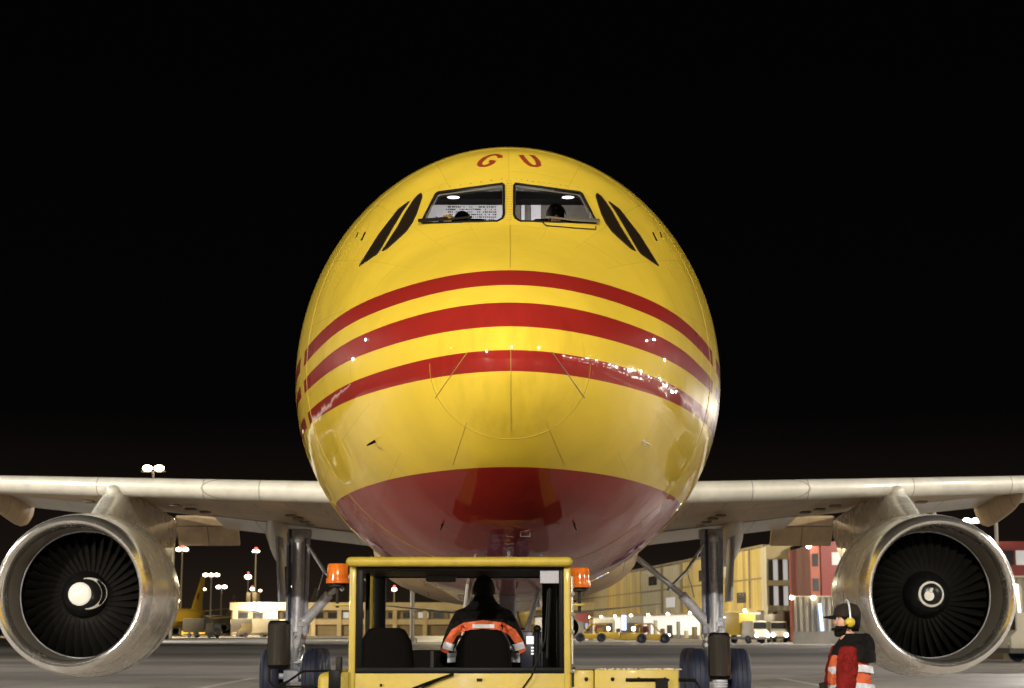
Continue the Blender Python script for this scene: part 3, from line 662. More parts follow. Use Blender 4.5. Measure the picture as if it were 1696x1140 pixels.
for x_ in (xl + .2, xr - .2):
    b = TM(); b.bx(x_ - .22, x_ + .22, 19.75, 20.55, 1.10, 1.22); b.build('front_step', m_black, TUG, bevel=.02)
b = TM(); b.bx(X(984), xr - .04, 11.98, 12.10, .55, zd); b.build('rear_panel', m_tug, TUG, bevel=.012)
b = TM(); b.bx(X(947), X(984) - .004, 12.0, 12.10, .55, zd - .004); b.build('rear_panel', m_tug, TUG, bevel=.012)
b = TM()
rr = random.Random(2)
for k in range(22):
    x0 = X(985) + k * .027 + rr.uniform(0, .01); b.bx(x0, x0 + rr.uniform(.008, .03), 11.995, 12.085, zd - .001, zd + rr.uniform(.003, .007))
b.build('worn_edge', m_worn, TUG)
for k in range(4):
    b = TM(); b.lathe([(.001, -.015), (.012, -.013), (.014, 0)], 12, c=(X(970.5 + k * 43), 11.98 if k else 11.995, Z(1125)), axis='y'); b.build('bolt', m_black, TUG)
b = TM(); b.tube([(X(1035), 11.97, Z(1126)), (X(1098), 11.97, Z(1126)), (X(1152), 12.1, Z(1128)), (X(1168), 12.4, Z(1142)), (X(1170), 12.8, Z(1160))], .012, 8); b.bx(X(1084), X(1104), 11.94, 11.98, Z(1145), Z(1125)); b.build('mirror_arm', m_black, TUG)
b = TM()   # left rear fender, rounded
b.bx(xl, X(577), 12.0, 13.0, .5, Z(1114)); b.build('rear_fender', m_tug, TUG, bevel=.05, bseg=4)
b = TM(); b.bx(X(547), X(566), 11.93, 12.0, Z(1150), Z(1110)); b.build('fender_bracket', m_black, TUG, bevel=.006)
# cab
cz0 = Z(1112); FY = 13.55
b = TM(); b.bx(X(566), X(947), 12.01, 12.06, .55, Z(1113)); b.build('rear_cab_panel', m_tug, TUG, bevel=.01)
b = TM(); b.bx(X(572), X(949), 11.93, FY + .12, Z(939), Z(923)); roof = b.build('cab_roof', m_tug, TUG, bevel=.035, bseg=4)
for x0, x1 in ((X(577.5), X(589)), (X(934), X(945.5))):
    b = TM(); b.bx(x0, x1, 12.0, 12.06, .9, Z(938)); b.build('cab_post', m_tug, TUG, bevel=.012)
    b = TM(); b.bx(x0, x1, FY - .05, FY, 1.2, Z(938)); b.build('cab_post', m_tug, TUG, bevel=.012)
b = TM()   # black inner frame of the rear window and the front screen
for x0, x1, y0, y1, z0, z1 in ((X(589), X(600), 12.01, 12.05, cz0, Z(941)), (X(926.5), X(934), 12.01, 12.05, cz0, Z(941)), (X(589), X(934), 12.005, 12.055, Z(1116), Z(1106)), (X(589), X(934), 12.005, 12.055, Z(945), Z(938)),
    (X(590), X(612), FY - .06, FY - .02, 1.2, Z(941)), (X(904), X(932), FY - .06, FY - .02, 1.2, Z(941)), (X(590), X(932), FY - .08, FY - .02, gz(958, FY), Z(938)),
    (X(589), X(597), 12.06, FY, 1.2, 1.27), (X(600) - .04, X(600) - .01, 12.7, 12.76, 1.2, Z(941)), (X(926), X(932), 12.7, 12.76, 1.2, Z(941))):
    b.bx(x0, x1, y0, y1, z0, z1)
b.build('window_surround', m_black, TUG, bevel=.006)
b = TM(); b.add([(X(600), 12.03, cz0), (X(927), 12.03, cz0), (X(927), 12.03, Z(944)), (X(600), 12.03, Z(944))], [(0, 1, 2, 3)]); b.build('rear_window', m_glass, TUG, flat=True)
b = TM(); b.add([(X(612), FY - .03, 1.35), (X(905), FY - .03, 1.35), (X(905), FY - .03, gz(958, FY)), (X(612), FY - .03, gz(958, FY))], [(0, 1, 2, 3)]); b.build('front_window', m_glass, TUG, flat=True)
b = TM(); b.bx(X(590), X(932), 12.07, FY - .08, Z(938) - .03, Z(938) - .012); b.build('cab_lining', m_black, TUG)
b = TM(); b.bx(X(690), X(745), 13.2, 13.35, Z(956), Z(942)); b.build('ventilation_unit', m_dgrey, TUG, bevel=.015)
b = TM(); b.bx(X(660), X(932), 13.25, FY - .09, 1.15, gz(1077, 13.3)); b.build('dashboard', m_seat, TUG, bevel=.03)
b = TM(); b.bx(X(590), X(932), 12.1, 13.3, 1.0, 1.1); b.build('cab_floor', m_black, TUG)
# sticker on the window
b = TM(); b.bx(X(895), X(926), 12.018, 12.024, Z(966), Z(945.5)); b.build('window_sticker', mat('grey_sticker', (.27, .26, .29), .6, noise=.1, nscale=60), TUG)
# wipers
b = TM(); b.tube([(X(908), 11.99, Z(978)), (X(903), 11.985, Z(1060)), (X(880), 11.975, Z(1120)), (X(864), 11.97, Z(1142))], .007, 6); b.tube([(X(911), 11.995, Z(975)), (X(906), 11.99, Z(1090))], .011, 6); b.build('rear_wiper', m_black, TUG)
b = TM(); b.tube([(X(752), 11.98, Z(1116)), (X(712), 11.97, Z(1130)), (X(684), 11.97, Z(1141))], .010, 6); b.tube([(X(740), 11.985, Z(1120)), (X(700), 11.975, Z(1139))], .006, 6); b.build('rear_wiper', m_black, TUG)
b = TM(); b.bx(X(790), X(799), 11.99, 12.01, Z(1128), Z(1124)); b.bx(X(630), X(634), 11.995, 12.012, Z(1137), Z(1133)); b.build('latch', m_black, TUG)
b = TM(); b.tube([(X(593), 12.1, Z(1102)), (X(594), 12.1, Z(1048))], .010, 8); b.build('grab_rail', m_alu, TUG)
b = TM(); b.tube([(X(948), 12.02, Z(1100)), (X(948), 12.0, Z(955))], .007, 8)
for y_ in (985, 1018, 1047, 1112): b.sph((X(948), 11.99, Z(y_)), .017, 8)
b.build('door_hinge_rod', m_alu, TUG)
b = TM(); b.bx(X(947), X(953), 12.0, 12.05, Z(1140), Z(1105)); b.bx(X(556), X(566), 12.02, 12.1, Z(1116), Z(1088)); b.build('tail_lamp', m_seal, TUG, bevel=.01)
# seats
def seat(pxc, y, w, top, z0):
    xc = gx(pxc, y); zt = gz(top, y); s_ = TM(); rings = []
    for z_, k in ((z0, 1.12), (z0 + (zt - z0) * .4, 1.08), (z0 + (zt - z0) * .75, .98), (zt - .05, .84), (zt - .012, .70), (zt, .5)):
        rings.append([Vector((xc + w / 2 * k * (abs(cos(a)) ** .6) * (1 if cos(a) > 0 else -1), y + .06 * sin(a), z_)) for a in [2 * pi * j / 24 for j in range(24)]])
    s_.loft(rings); s_.box((xc, y + .28, z0 + .02), (w, .5, .12)); s_.box((xc, y + .28, 1.15), (w * .5, .3, .25))
    return s_.build('seat', m_seat, TUG, ang=60)
seat(801, 12.72, .375, 1043, 1.32); seat(640, 12.72, .375, 1040, 1.32)
# steering wheel, console with lit screen and buttons
b = TM(); sc_ = Vector((gx(800, 13.25), 13.22, gz(1085, 13.2)));
b.tube([sc_ + Vector((.2 * cos(a), .07 * sin(a), .17 * sin(a))) for a in [2 * pi * k / 24 for k in range(24)]], .014, 8, closed=True); b.tube([sc_, sc_ + Vector((0, .15, -.3))], .03, 8); b.build('steering_wheel', m_black, TUG)
b = TM(); b.bx(gx(862, 13), gx(898, 13), 13.02, 13.12, gz(1112, 13), gz(1046, 13)); con = b.build('control_console', mat('console_navy', (.012, .014, .03), .4), TUG, bevel=.012)
b = TM(); b.bx(gx(872, 13), gx(884, 13), 13.005, 13.015, gz(1067, 13), gz(1054, 13)); sc2 = b.build('lit_screen', mat('screen_glow', emit=(.95, .95, 1), estr=1.1), TUG)
for k in range(3):
    b = TM(); zc_ = gz(1073 + k * 5, 13); b.bx(gx(879.5, 13), gx(884, 13), 13.005, 13.015, zc_ - .006, zc_ + .006); b.build('lit_button', MATS['screen_glow'], TUG)
b = TM(); b.tube([(gx(888, 12.8), 12.8, 1.2), (gx(890, 12.8), 12.8, gz(1045, 12.8))], [.02, .018], 8); b.sph((gx(890, 12.8), 12.8, gz(1042, 12.8)), .03, 10); b.build('control_lever', m_black, TUG)
b = TM(); b.tube([(gx(716, 12.9), 12.9, 1.2), (gx(716, 12.9), 12.9, gz(1078, 12.9))], .012, 8); b.build('armrest_post', m_dgrey, TUG)
# beacons
for pxc, pyt, yb in ((558, 934, 12.5), (960, 941, 12.5)):
    xc = gx(pxc, yb); z1 = gz(pyt, yb); z0 = gz(pyt + 25, yb); zb = gz(pyt + 33, yb)
    b = TM(); b.lathe([(.001, z1), (.066, z1), (.074, z1 - .01), (.076, z0)], 28, c=(xc, yb, 0), axis='z'); bc = b.build('beacon_lens', m_orange, TUG, ang=50)
    b = TM(); b.lathe([(.079, z0 + .003), (.082, z0), (.082, zb), (.06, zb - .006), (.06, zb - .02), (.012, zb - .03), (.012, zb - .17)], 28, c=(xc, yb, 0), axis='z'); b.build('beacon_base', m_seal, bc, ang=40)
    b = TM(); b.lathe([(.083, z0 + .004), (.084, z0), (.084, zb + .008), (.083, zb + .004)], 28, c=(xc, yb, 0), axis='z'); b.build('beacon_ring', m_orange, bc, ang=40)
    b = TM(); x1 = X(580) if pxc < 800 else X(944); b.bx(min(xc - .03 * (1 if pxc < 800 else -1), x1), max(xc - .03 * (1 if pxc < 800 else -1), x1), yb - .05, yb + .05, gz(1004, yb), gz(1000, yb)); b.bx(x1 - .012, x1 + .012, yb - .03, yb + .03, gz(1016, yb), gz(1004, yb)); b.build('beacon_bracket', m_tug, TUG, bevel=.004)
# mirrors on arms
m_mir = mat('mirror_glass', (.07, .06, .05), .12, .6)
def mirror(p0, p1, yb, label):
    x0, x1 = gx(p0[0], yb), gx(p1[0], yb); z1, z0 = gz(p0[1], yb), gz(p1[1], yb); xc = (x0 + x1) / 2; w = (x1 - x0) / 2
    b = TM(); rings = []
    for z_, k in ((z0, .75), (z0 + .012, .92), (z0 + .035, 1), (z1 - .035, 1), (z1 - .012, .92), (z1, .75)):
        rings.append([Vector((xc + w * k * (abs(cos(a)) ** .45) * (1 if cos(a) > 0 else -1), yb + .045 * k * sin(a), z_)) for a in [2 * pi * j / 28 for j in range(28)]])
    b.loft(rings); ms = b.build('side_mirror', m_black, TUG, ang=60)
    b = TM(); cx0 = []
    for z_ in [z0 + .03 + (z1 - z0 - .06) * k / 10 for k in range(11)]:
        cx0.append([Vector((xc + w * .90 * u, yb - .030 - .055 * (1 - u * u), z_)) for u in [-1 + 2 * j / 14 for j in range(15)]])
    b.loft(cx0, closed=False, caps=(False, False)); b.build('mirror_glass', m_mir, ms, ang=60)
mirror((443.5, 1028), (482, 1108), 13.4, ''); mirror((1172, 1048), (1209, 1126), 13.4, '')
b = TM(); y_ = 13.38
b.tube([(gx(x, y_), y_, gz(z, y_)) for x, z in ((448, 1105), (448, 1128), (453, 1135), (460, 1137.5), (520, 1137.5), (552, 1137.5))], .009, 8)
b.tube([(gx(x, y_), y_, gz(z, y_)) for x, z in ((460, 1137.5), (480, 1128), (500, 1114), (506, 1112), (550, 1111))], .009, 8); b.build('mirror_arm', m_black, TUG)
b = TM()
for k in range(6): b.lathe([(.05, 0), (.062, .008), (.05, .016)], 16, c=(gx(1191, y_), y_, gz(1131 + k * 4, y_)), axis='z')
b.tube([(gx(1191, y_), y_, gz(1126, y_)), (gx(1191, y_), y_, gz(1165, y_))], .04, 10); b.build('mirror_pivot', m_steel, TUG, ang=50)
# wheels and tow bar
wt = None
for x_ in (xl + .28, xr - .28):
    for y2 in (13.2, 18.6):
        if wt is None: o = wt = wheel_mb(.48, .4).build('wheel', m_rub, TUG, ang=40)
        else: o = wt.copy(); COL.objects.link(o); o.parent = TUG
        o.location = Vector((x_, y2, .48)) - TO
TB = empty('tow_bar', (0, 21.25, 0), 'yellow tow bar between the tug and the nose wheels', 'tow bar')
MB().tube([(0, -.65, .55), (-.05, .75, .5)], .06, 10).build('bar', m_tug, TB)
MB().bx(-.3, .2, .72, .82, .42, .58).build('tow_head', m_steel, TB)
MB().lathe([(.04, -.06), (.16, -.05), (.18, 0), (.16, .05), (.04, .06)], 18, c=(-.05, .1, .18), axis='x').build('wheel', m_rub, TB)

# ------------------------------------------------------------------ people
m_skin = mat('skin', (.46, .24, .15), .5, noise=.1, nscale=20)
m_hair = mat('dark_hair', (.008, .006, .005), .7, spec=.1, bump=.6, bscale=120)
m_navy = mat('dark_trousers', (.015, .017, .028), .8, noise=.3)
m_jack = mat('black_jacket', (.008, .007, .0065), .8, noise=.3, nscale=10, bump=.8, bscale=14, spec=.08, bdist=.05)
m_or = mat('hi_vis_orange', (.62, .12, .045), .7, noise=.25, nscale=9, bump=.9, bscale=11, spec=.2, bdist=.06)
m_refl = mat('reflective_tape', (.62, .62, .68), .35, noise=.25, nscale=25, bump=.5, bscale=18, bdist=.03)
m_redj = mat('red_sleeve', (.16, .010, .008), .8, noise=.35, nscale=8, bump=1, bscale=10, spec=.1, bdist=.08)
m_ear = mat('ear_defender_yellow', (.46, .34, .02), .35)
m_shirt = mat('pilot_shirt', (.55, .55, .58), .8)
def skin_mesh(joints, bones, root, mats, zone, sub=2):
    names = list(joints); me = bpy.data.meshes.new('body'); me.from_pydata([joints[k][0] for k in names], [(names.index(a), names.index(b)) for a, b in bones], [])
    o = bpy.data.objects.new('tmp', me); COL.objects.link(o)
    md = o.modifiers.new('s', 'SKIN'); md.use_smooth_shade = True; md.branch_smoothing = .4
    sb = o.modifiers.new('u', 'SUBSURF'); sb.levels = sub; sb.render_levels = sub
    for i, k in enumerate(names):
        r = joints[k][1]; r = r if isinstance(r, tuple) else (r, r); me.skin_vertices[0].data[i].radius = r; me.skin_vertices[0].data[i].use_root = (k == root)
    bpy.context.view_layer.update(); dg = bpy.context.evaluated_depsgraph_get(); nm = bpy.data.meshes.new_from_object(o.evaluated_get(dg)); bpy.data.objects.remove(o)
    nm.materials.clear()
    for m in mats: nm.materials.append(m)
    for p in nm.polygons: p.material_index = zone(p.center); p.use_smooth = True
    return nm
def hand(J, B, wrist, base, fwd, side, curl):
    """palm, four unequal bent fingers and a thumb from the side of the palm"""
    fwd = Vector(fwd).normalized(); side = Vector(side).normalized(); cu = Vector(curl).normalized(); w = Vector(base)
    J[wrist + '_palm'] = (tuple(w + fwd * .055), (.026, .016)); B.append((wrist, wrist + '_palm'))
    for i, (off, ln) in enumerate(((-.028, .062), (-.010, .075), (.010, .078), (.028, .070))):
        a = w + fwd * .095 + side * off; b_ = a + (fwd * .8 + cu * .4).normalized() * ln * .55; c = b_ + (fwd * .35 + cu * .9).normalized() * ln * .5
        for n_, p, r in (('a', a, .0095), ('b', b_, .0085), ('c', c, .007)): J[f'{wrist}_f{i}{n_}'] = (tuple(p), r)
        B += [(wrist + '_palm', f'{wrist}_f{i}a'), (f'{wrist}_f{i}a', f'{wrist}_f{i}b'), (f'{wrist}_f{i}b', f'{wrist}_f{i}c')]
    a = w + fwd * .035 + side * .035; b_ = a + (side * .6 + fwd * .6 + cu * .3).normalized() * .035; c = b_ + (fwd * .7 + cu * .6).normalized() * .028
    for n_, p, r in (('a', a, .011), ('b', b_, .010), ('c', c, .008)): J[f'{wrist}_t{n_}'] = (tuple(p), r)
    B += [(wrist + '_palm', wrist + '_ta'), (wrist + '_ta', wrist + '_tb'), (wrist + '_tb', wrist + '_tc')]
def person(loc, rz, label, J, B, mats, zone, scale=1):
    t = tag(bpy.data.objects.new('person', skin_mesh(J, B, 'pelvis', mats, zone)), label, 'person'); COL.objects.link(t); t.location = loc; t.rotation_euler = (0, 0, rz); t.scale = (scale,) * 3
    return t
def base_rig(seated=False):
    J = dict(pelvis=((0, .02, .95), (.15, .11)), waist=((0, .01, 1.10), (.145, .10)), chest=((0, 0, 1.30), (.17, .115)), yoke=((0, .015, 1.44), (.13, .085)), neck=((0, .0, 1.53), (.058, .058)), jaw=((0, -.018, 1.60), (.068, .075)),
             head=((0, -.005, 1.67), (.078, .092)), crown=((0, .005, 1.735), (.060, .072)), nose=((0, -.112, 1.652), (.014, .017)))
    B = [('pelvis', 'waist'), ('waist', 'chest'), ('chest', 'yoke'), ('yoke', 'neck'), ('neck', 'jaw'), ('jaw', 'head'), ('head', 'crown'), ('head', 'nose')]
    return J, B
def face(p, eyes=True):
    for s_ in (-1, 1):
        e_ = MB().sph((s_ * .031, -.083, 1.675), .012, 8).build('eye', m_refl, p)
    MB().sph((0, -.088, 1.607), .02, 8, sc=(1.2, .5, .35)).build('mouth', mat('lips', (.3, .1, .08), .5), p)
    for s_ in (-1, 1): MB().sph((s_ * .082, .005, 1.662), .028, 8, sc=(.35, .7, 1.1)).build('ear', m_skin, p)
# --- ground handler, standing, seen from his left side
J, B = base_rig()
for s_, n_ in ((-1, 'R'), (1, 'L')):
    J['sh' + n_] = ((s_ * .17, -.03, 1.425), .070); J['el' + n_] = ((s_ * .245, -.07, 1.15), .058); J['wr' + n_] = ((s_ * .19, -.25, 1.00), .034)
    B += [('yoke', 'sh' + n_), ('sh' + n_, 'el' + n_), ('el' + n_, 'wr' + n_)]
    hand(J, B, 'wr' + n_, J['wr' + n_][0], (-s_ * .3, -.9, -.1), (0, .1, 1), (-s_, -.2, 0))
    J['hip' + n_] = ((s_ * .10, .02, .88), (.095, .10)); J['kn' + n_] = ((s_ * .11, -.01, .49), .062); J['an' + n_] = ((s_ * .115, .03, .09), .045); J['to' + n_] = ((s_ * .125, -.15, .045), (.045, .035))
    B += [('pelvis', 'hip' + n_), ('hip' + n_, 'kn' + n_), ('kn' + n_, 'an' + n_), ('an' + n_, 'to' + n_)]
def z1(c):
    if c.z > 1.50: return 0
    if c.z < .93 and abs(c.x) < .2 and c.y > -.14: return 1
    if c.z < .11: return 3
    if c.y < -.19 and c.z < 1.06 and c.z > .9: return 0
    return 2
GC = person((gx(1404, 13.6), 13.6, 0), -pi / 2, 'ground handler in cap, yellow ear defenders and orange vest standing beside the engine', J, B, [m_skin, m_navy, m_redj, m_black], z1, 1.055)
face(GC)
v = MB(); rings = []
for z_, rx, ry, cy in ((.86, .215, .175, .015), (.95, .212, .17, .015), (1.05, .20, .16, .01), (1.15, .195, .152, .008), (1.25, .198, .155, .0), (1.33, .192, .150, .0), (1.40, .178, .135, .01), (1.455, .135, .105, .02)):
    rings.append([Vector((rx * cos(a) * (1 + .03 * sin(5 * a + z_ * 17)), cy + ry * sin(a) * (1 + .03 * sin(4 * a + z_ * 23)), z_)) for a in [2 * pi * k / 40 for k in range(40)]])
v.loft(rings, caps=(False, False)); vest = v.build('safety_vest', m_or, GC, ang=80)
for z0 in (1.155, 1.285):
    v = MB(); rr_ = []
    for z_ in (z0, z0 + .052):
        rx = .199; ry = .156
        rr_.append([Vector(((rx + .009) * cos(a) * (1 + .03 * sin(5 * a + z_ * 17)), .012 + (ry + .009) * sin(a) * (1 + .03 * sin(4 * a + z_ * 23)), z_ + .012 * cos(2 * a))) for a in [2 * pi * k / 40 for k in range(40)]])
    v.loft(rr_, caps=(False, False)); v.build('reflective_band', m_refl, vest, ang=80)
# red sleeves stay outside the vest: upper-arm shells
for s_ in (-1, 1):
    P0 = [Vector((s_ * .150, -.03, 1.45)), Vector((s_ * .222, -.055, 1.31)), Vector((s_ * .248, -.08, 1.16)), Vector((s_ * .235, -.14, 1.08)), Vector((s_ * .20, -.23, 1.01))]
    R0 = [.070, .076, .068, .058, .046]; P1 = []; R1 = []
    for q in range(4):
        for w_ in range(10):
            u = w_ / 10; P1.append(P0[q].lerp(P0[q + 1], u)); R1.append((R0[q] * (1 - u) + R0[q + 1] * u) * (1 + .03 * sin(q * 5 + w_ * 1.7) + .02 * sin(w_ * 2.9 + q)))
    sl_ = MB().tube(P1, R1, 24); sl_.v = [(v_[0] + .003 * sin(v_[2] * 60 + v_[1] * 50), v_[1] + .003 * sin(v_[2] * 45 + v_[0] * 70), v_[2]) for v_ in sl_.v]; sl_.build('sleeve', m_redj, GC, ang=80)
hd = MB(); rings = []
for z_, rx, ry, cy in ((1.36, .215, .165, .03), (1.42, .225, .16, .03), (1.47, .185, .14, .035), (1.52, .125, .115, .045), (1.555, .092, .095, .045), (1.57, .080, .085, .04)):
    rings.append([Vector((rx * cos(a) * (1 + .05 * sin(3 * a + z_ * 30)), cy + ry * sin(a) * (1 + .05 * sin(4 * a + z_ * 19)) , z_ - (.10 * max(0, -sin(a) - .2) if z_ < 1.45 else 0) + (.05 * max(0, cos(a + 1.2)) if z_ < 1.4 else 0))) for a in [2 * pi * k / 32 for k in range(32)]])
hd.loft(rings, caps=(False, False)); hd.sph((0, .13, 1.47), .095, 14, sc=(1.35, .7, 1.1)); hd.build('black_hood', m_jack, GC, ang=80)
cp = MB(); cp.loft([[Vector((rx * cos(a), cy + ry * sin(a), z_)) for a in [2 * pi * k / 28 for k in range(28)]] for z_, rx, ry, cy in ((1.692, .089, .101, .0), (1.72, .088, .101, .0), (1.752, .080, .092, .0), (1.778, .060, .070, .004), (1.79, .03, .035, .006), (1.792, .005, .006, .006))])
cap = cp.build('cap', mat('dark_brown_cap', (.022, .017, .014), .8, noise=.3, nscale=14, spec=.1), GC, ang=80)
vz = MB(); vz.loft([[Vector((.075 * u, -.085 - .085 * (1 - u * u) * k - .01, 1.70 - .012 * k - .012 * u * u + t_)) for u in [-1 + 2 * j / 12 for j in range(13)]] for k, t_ in ((0, .004), (1, .004), (1, -.004), (0, -.004))], closed=False, caps=(False, False)); vz.build('cap_visor', m_jack, cap, ang=60)
MB().loft([[Vector((rx * cos(a), cy + ry * sin(a), z_)) for a in [2 * pi * k / 24 for k in range(24)]] for z_, rx, ry, cy in ((1.585, .050, .04, .040), (1.63, .078, .062, .030), (1.69, .086, .085, .015), (1.70, .086, .085, .013))]).build('hair', m_hair, GC, ang=80)
bd = MB().loft([[Vector((rx * cos(a), cy - ry * abs(sin(a)), z_)) for a in [pi * k / 16 for k in range(17)]] for z_, rx, ry, cy in ((1.545, .028, .045, -.045), (1.56, .058, .070, -.03), (1.60, .072, .080, -.02), (1.625, .076, .076, -.015))], closed=False, caps=(False, False)); bd.build('beard', m_hair, GC, ang=80)
for s_ in (-1, 1):
    e_ = MB(); e_.lathe([(.001, .040), (.026, .036), (.036, .022), (.038, 0), (.001, 0)] if s_ > 0 else [(.001, -.04), (.026, -.036), (.036, -.022), (.038, 0), (.001, 0)], 20, c=(s_ * .084, .0, 1.652), axis='x'); ec = e_.build('ear_defender', m_ear, GC, ang=50)
    MB().tube([(s_ * (.098), .028 * 0 + .045 * cos(a) * .62, 1.652 + .045 * sin(a)) for a in [2 * pi * k / 20 for k in range(20)]], .008, 6, closed=True).build('ear_cushion', m_black, ec)
MB().tube([(.112 * cos(a), .0, 1.665 + .150 * sin(a)) for a in [radians(4 + 172 * k / 20) for k in range(21)]], .007, 6).build('headband', m_steel, GC)
MB().tube([(.12, -.02, 1.635), (.11, -.08, 1.605), (.05, -.125, 1.60)], [.004, .004, .010], 6).build('microphone_boom', m_black, GC)
WD = empty('signal_wand', (GC.location.x - .30, 13.6 - .10, 1.08), 'thin black wand held low in front of the ground handler', 'wand')
MB().tube([(.10, .05, .19), (-.02, 0, -.02), (-.14, -.02, -.26)], [.010, .012, .004], 8).build('rod', m_black, WD)
MB().tube([(.10, .05, .10), (.08, .04, .20)], .03, 10).build('grip', m_seal, WD)
# --- tug driver, seated with his back to us
J, B = base_rig()
for k in ('neck', 'jaw', 'head', 'crown', 'nose'):
    p, r = J[k]; J[k] = ((p[0], p[1] - .07 - (p[2] - 1.53) * .5, p[2] - .06 - (p[2] - 1.53) * .14), r)
J['yoke'] = ((0, -.02, 1.43), (.14, .085))
for s_, n_ in ((-1, 'R'), (1, 'L')):
    J['sh' + n_] = ((s_ * .17, -.02, 1.40), .072); J['el' + n_] = ((s_ * .285, -.10, 1.13), .055); J['wr' + n_] = ((s_ * .22, -.34, 1.12), .032)
    B += [('yoke', 'sh' + n_), ('sh' + n_, 'el' + n_), ('el' + n_, 'wr' + n_)]
    hand(J, B, 'wr' + n_, J['wr' + n_][0], (-s_ * .2, -.9, .1), (0, 0, 1), (-s_ * .6, -.4, 0))
    J['hip' + n_] = ((s_ * .10, -.02, .92), (.09, .085)); J['kn' + n_] = ((s_ * .14, -.40, .90), .065); J['an' + n_] = ((s_ * .13, -.42, .58), .045); J['to' + n_] = ((s_ * .13, -.56, .56), (.045, .035))
    B += [('pelvis', 'hip' + n_), ('hip' + n_, 'kn' + n_), ('kn' + n_, 'an' + n_), ('an' + n_, 'to' + n_)]
def z2(c):
    if c.z > 1.50 : return 0
    if c.y < -.37 and c.z > 1.05: return 0
    if c.z < .99 and c.y < .2: return 1
    return 2
DV = person((gx(801, 12.95), 12.95, .39), pi, 'tug driver with dark hair and orange yoked black jacket, seen from behind', J, B, [m_skin, m_navy, m_jack, m_or, m_refl], z2)
face(DV)
for n_ in DV.children: n_.location = (0, -.12, -.08)
hm = MB(); hm.sph((0, -.115, 1.60), .094, 18, sc=(.86, 1.05, 1.08)); hm.sph((0, -.06, 1.55), .070, 14, sc=(.95, .8, 1)); hm.build('hair', m_hair, DV, ang=80)
cl = MB(); cl.loft([[Vector((rx * cos(a), cy + ry * sin(a), z_)) for a in [2 * pi * k / 24 for k in range(24)]] for z_, rx, ry, cy in ((1.44, .16, .10, -.02), (1.49, .105, .085, -.035), (1.53, .078, .075, -.05), (1.545, .072, .07, -.055))], caps=(False, False)); cl.build('jacket_collar', m_jack, DV, ang=80)
def ribbon(body, path, hw, m_, name, off=.007, ydir=1):
    bv = BVHTree.FromPolygons([v.co for v in body.data.vertices], [tuple(p.vertices) for p in body.data.polygons])
    P = [Vector(p) for p in path]; Q = []
    for i in range(len(P) - 1):
        for k in range(8): Q.append(P[i].lerp(P[i + 1], k / 8))
    Q.append(P[-1]); rows = []; last = .1 * ydir
    for i, p in enumerate(Q):
        t = (Q[min(i + 1, len(Q) - 1)] - Q[max(i - 1, 0)]).normalized(); n = Vector((-t.y, t.x)); row = []
        for u in (-1, -.5, 0, .5, 1):
            q = p + n * hw * u; h = bv.ray_cast(Vector((q.x, 1 * ydir, q.y)), Vector((0, -ydir, 0)))
            y_ = h[0].y if h[0] else last
            last = y_; row.append(Vector((q.x, y_ + off * ydir, q.y)))
        rows.append(row)
    b_ = MB(); b_.loft(rows, closed=False, caps=(False, False)); b_.loft([[v_ + Vector((0, -.01 * ydir, 0)) for v_ in r_] for r_ in rows], closed=False, caps=(False, False))
    return b_.build(name, m_, body, ang=70)
ribbon(DV, [(-.295, 1.13), (-.265, 1.20), (-.215, 1.275), (-.14, 1.318), (0, 1.335), (.14, 1.318), (.215, 1.275), (.265, 1.20), (.295, 1.13)], .030, m_or, 'orange_yoke')
for s_ in (-1, 1):
    ribbon(DV, [(s_ * .20, 1.155), (s_ * .30, 1.185)], .026, m_refl, 'reflective_band', .012)
    ribbon(DV, [(s_ * .19, 1.09), (s_ * .27, 1.09)], .035, m_refl, 'reflective_band', .012)
ribbon(DV, [(-.08, 1.322), (.08, 1.322)], .014, m_refl, 'name_strip', .012)
# --- two pilots behind the windscreen
for k, (px, py, lab) in enumerate(((766, 349, 'pilot with only the top of a dark head showing, left cockpit pane'), (921, 338, 'dark haired pilot with headset seated behind the right cockpit pane'))):
    J, B = base_rig()
    for s_, n_ in ((-1, 'R'), (1, 'L')):
        J['sh' + n_] = ((s_ * .17, .01, 1.42), .065); J['el' + n_] = ((s_ * .23, -.03, 1.17), .05); J['wr' + n_] = ((s_ * .17, -.26, 1.12), .030)
        B += [('yoke', 'sh' + n_), ('sh' + n_, 'el' + n_), ('el' + n_, 'wr' + n_)]
        hand(J, B, 'wr' + n_, J['wr' + n_][0], (0, -.9, .1), (0, 0, 1), (-s_ * .6, -.3, 0))
        J['hip' + n_] = ((s_ * .10, -.02, .92), (.09, .085)); J['kn' + n_] = ((s_ * .13, -.42, .93), .06); J['an' + n_] = ((s_ * .13, -.5, .62), .045); J['to' + n_] = ((s_ * .13, -.62, .60), (.04, .03))
        B += [('pelvis', 'hip' + n_), ('hip' + n_, 'kn' + n_), ('kn' + n_, 'an' + n_), ('an' + n_, 'to' + n_)]
    pt = at(px, py, D + 3.85)
    P_ = person((pt.x, pt.y, pt.z - 1.83), 0, lab, J, B, [m_skin, m_navy, m_shirt], lambda c: 0 if c.z > 1.5 or (c.y < -.28 and c.z > 1.05) else (1 if c.z < 1.0 else 2))
    face(P_)
    MB().sph((0, .0, 1.715), .108, 18, sc=(.92, 1.05, 1.02)).build('hair', m_hair, P_, ang=80)
    if k:
        MB().tube([(.112 * cos(a), .0, 1.68 + .148 * sin(a)) for a in [radians(4 + 172 * q / 20) for q in range(21)]], .008, 6).build('headset', m_black, P_)
GB = at(741, 362, D + 3.55)
gb = MB()
for k in range(4): gb.tube([(-.03 + k * .022, 0, -.03), (-.04 + k * .026, .01, .02), (-.035 + k * .026, -.01, .045 - abs(k - 1.5) * .008)], .011, 8)
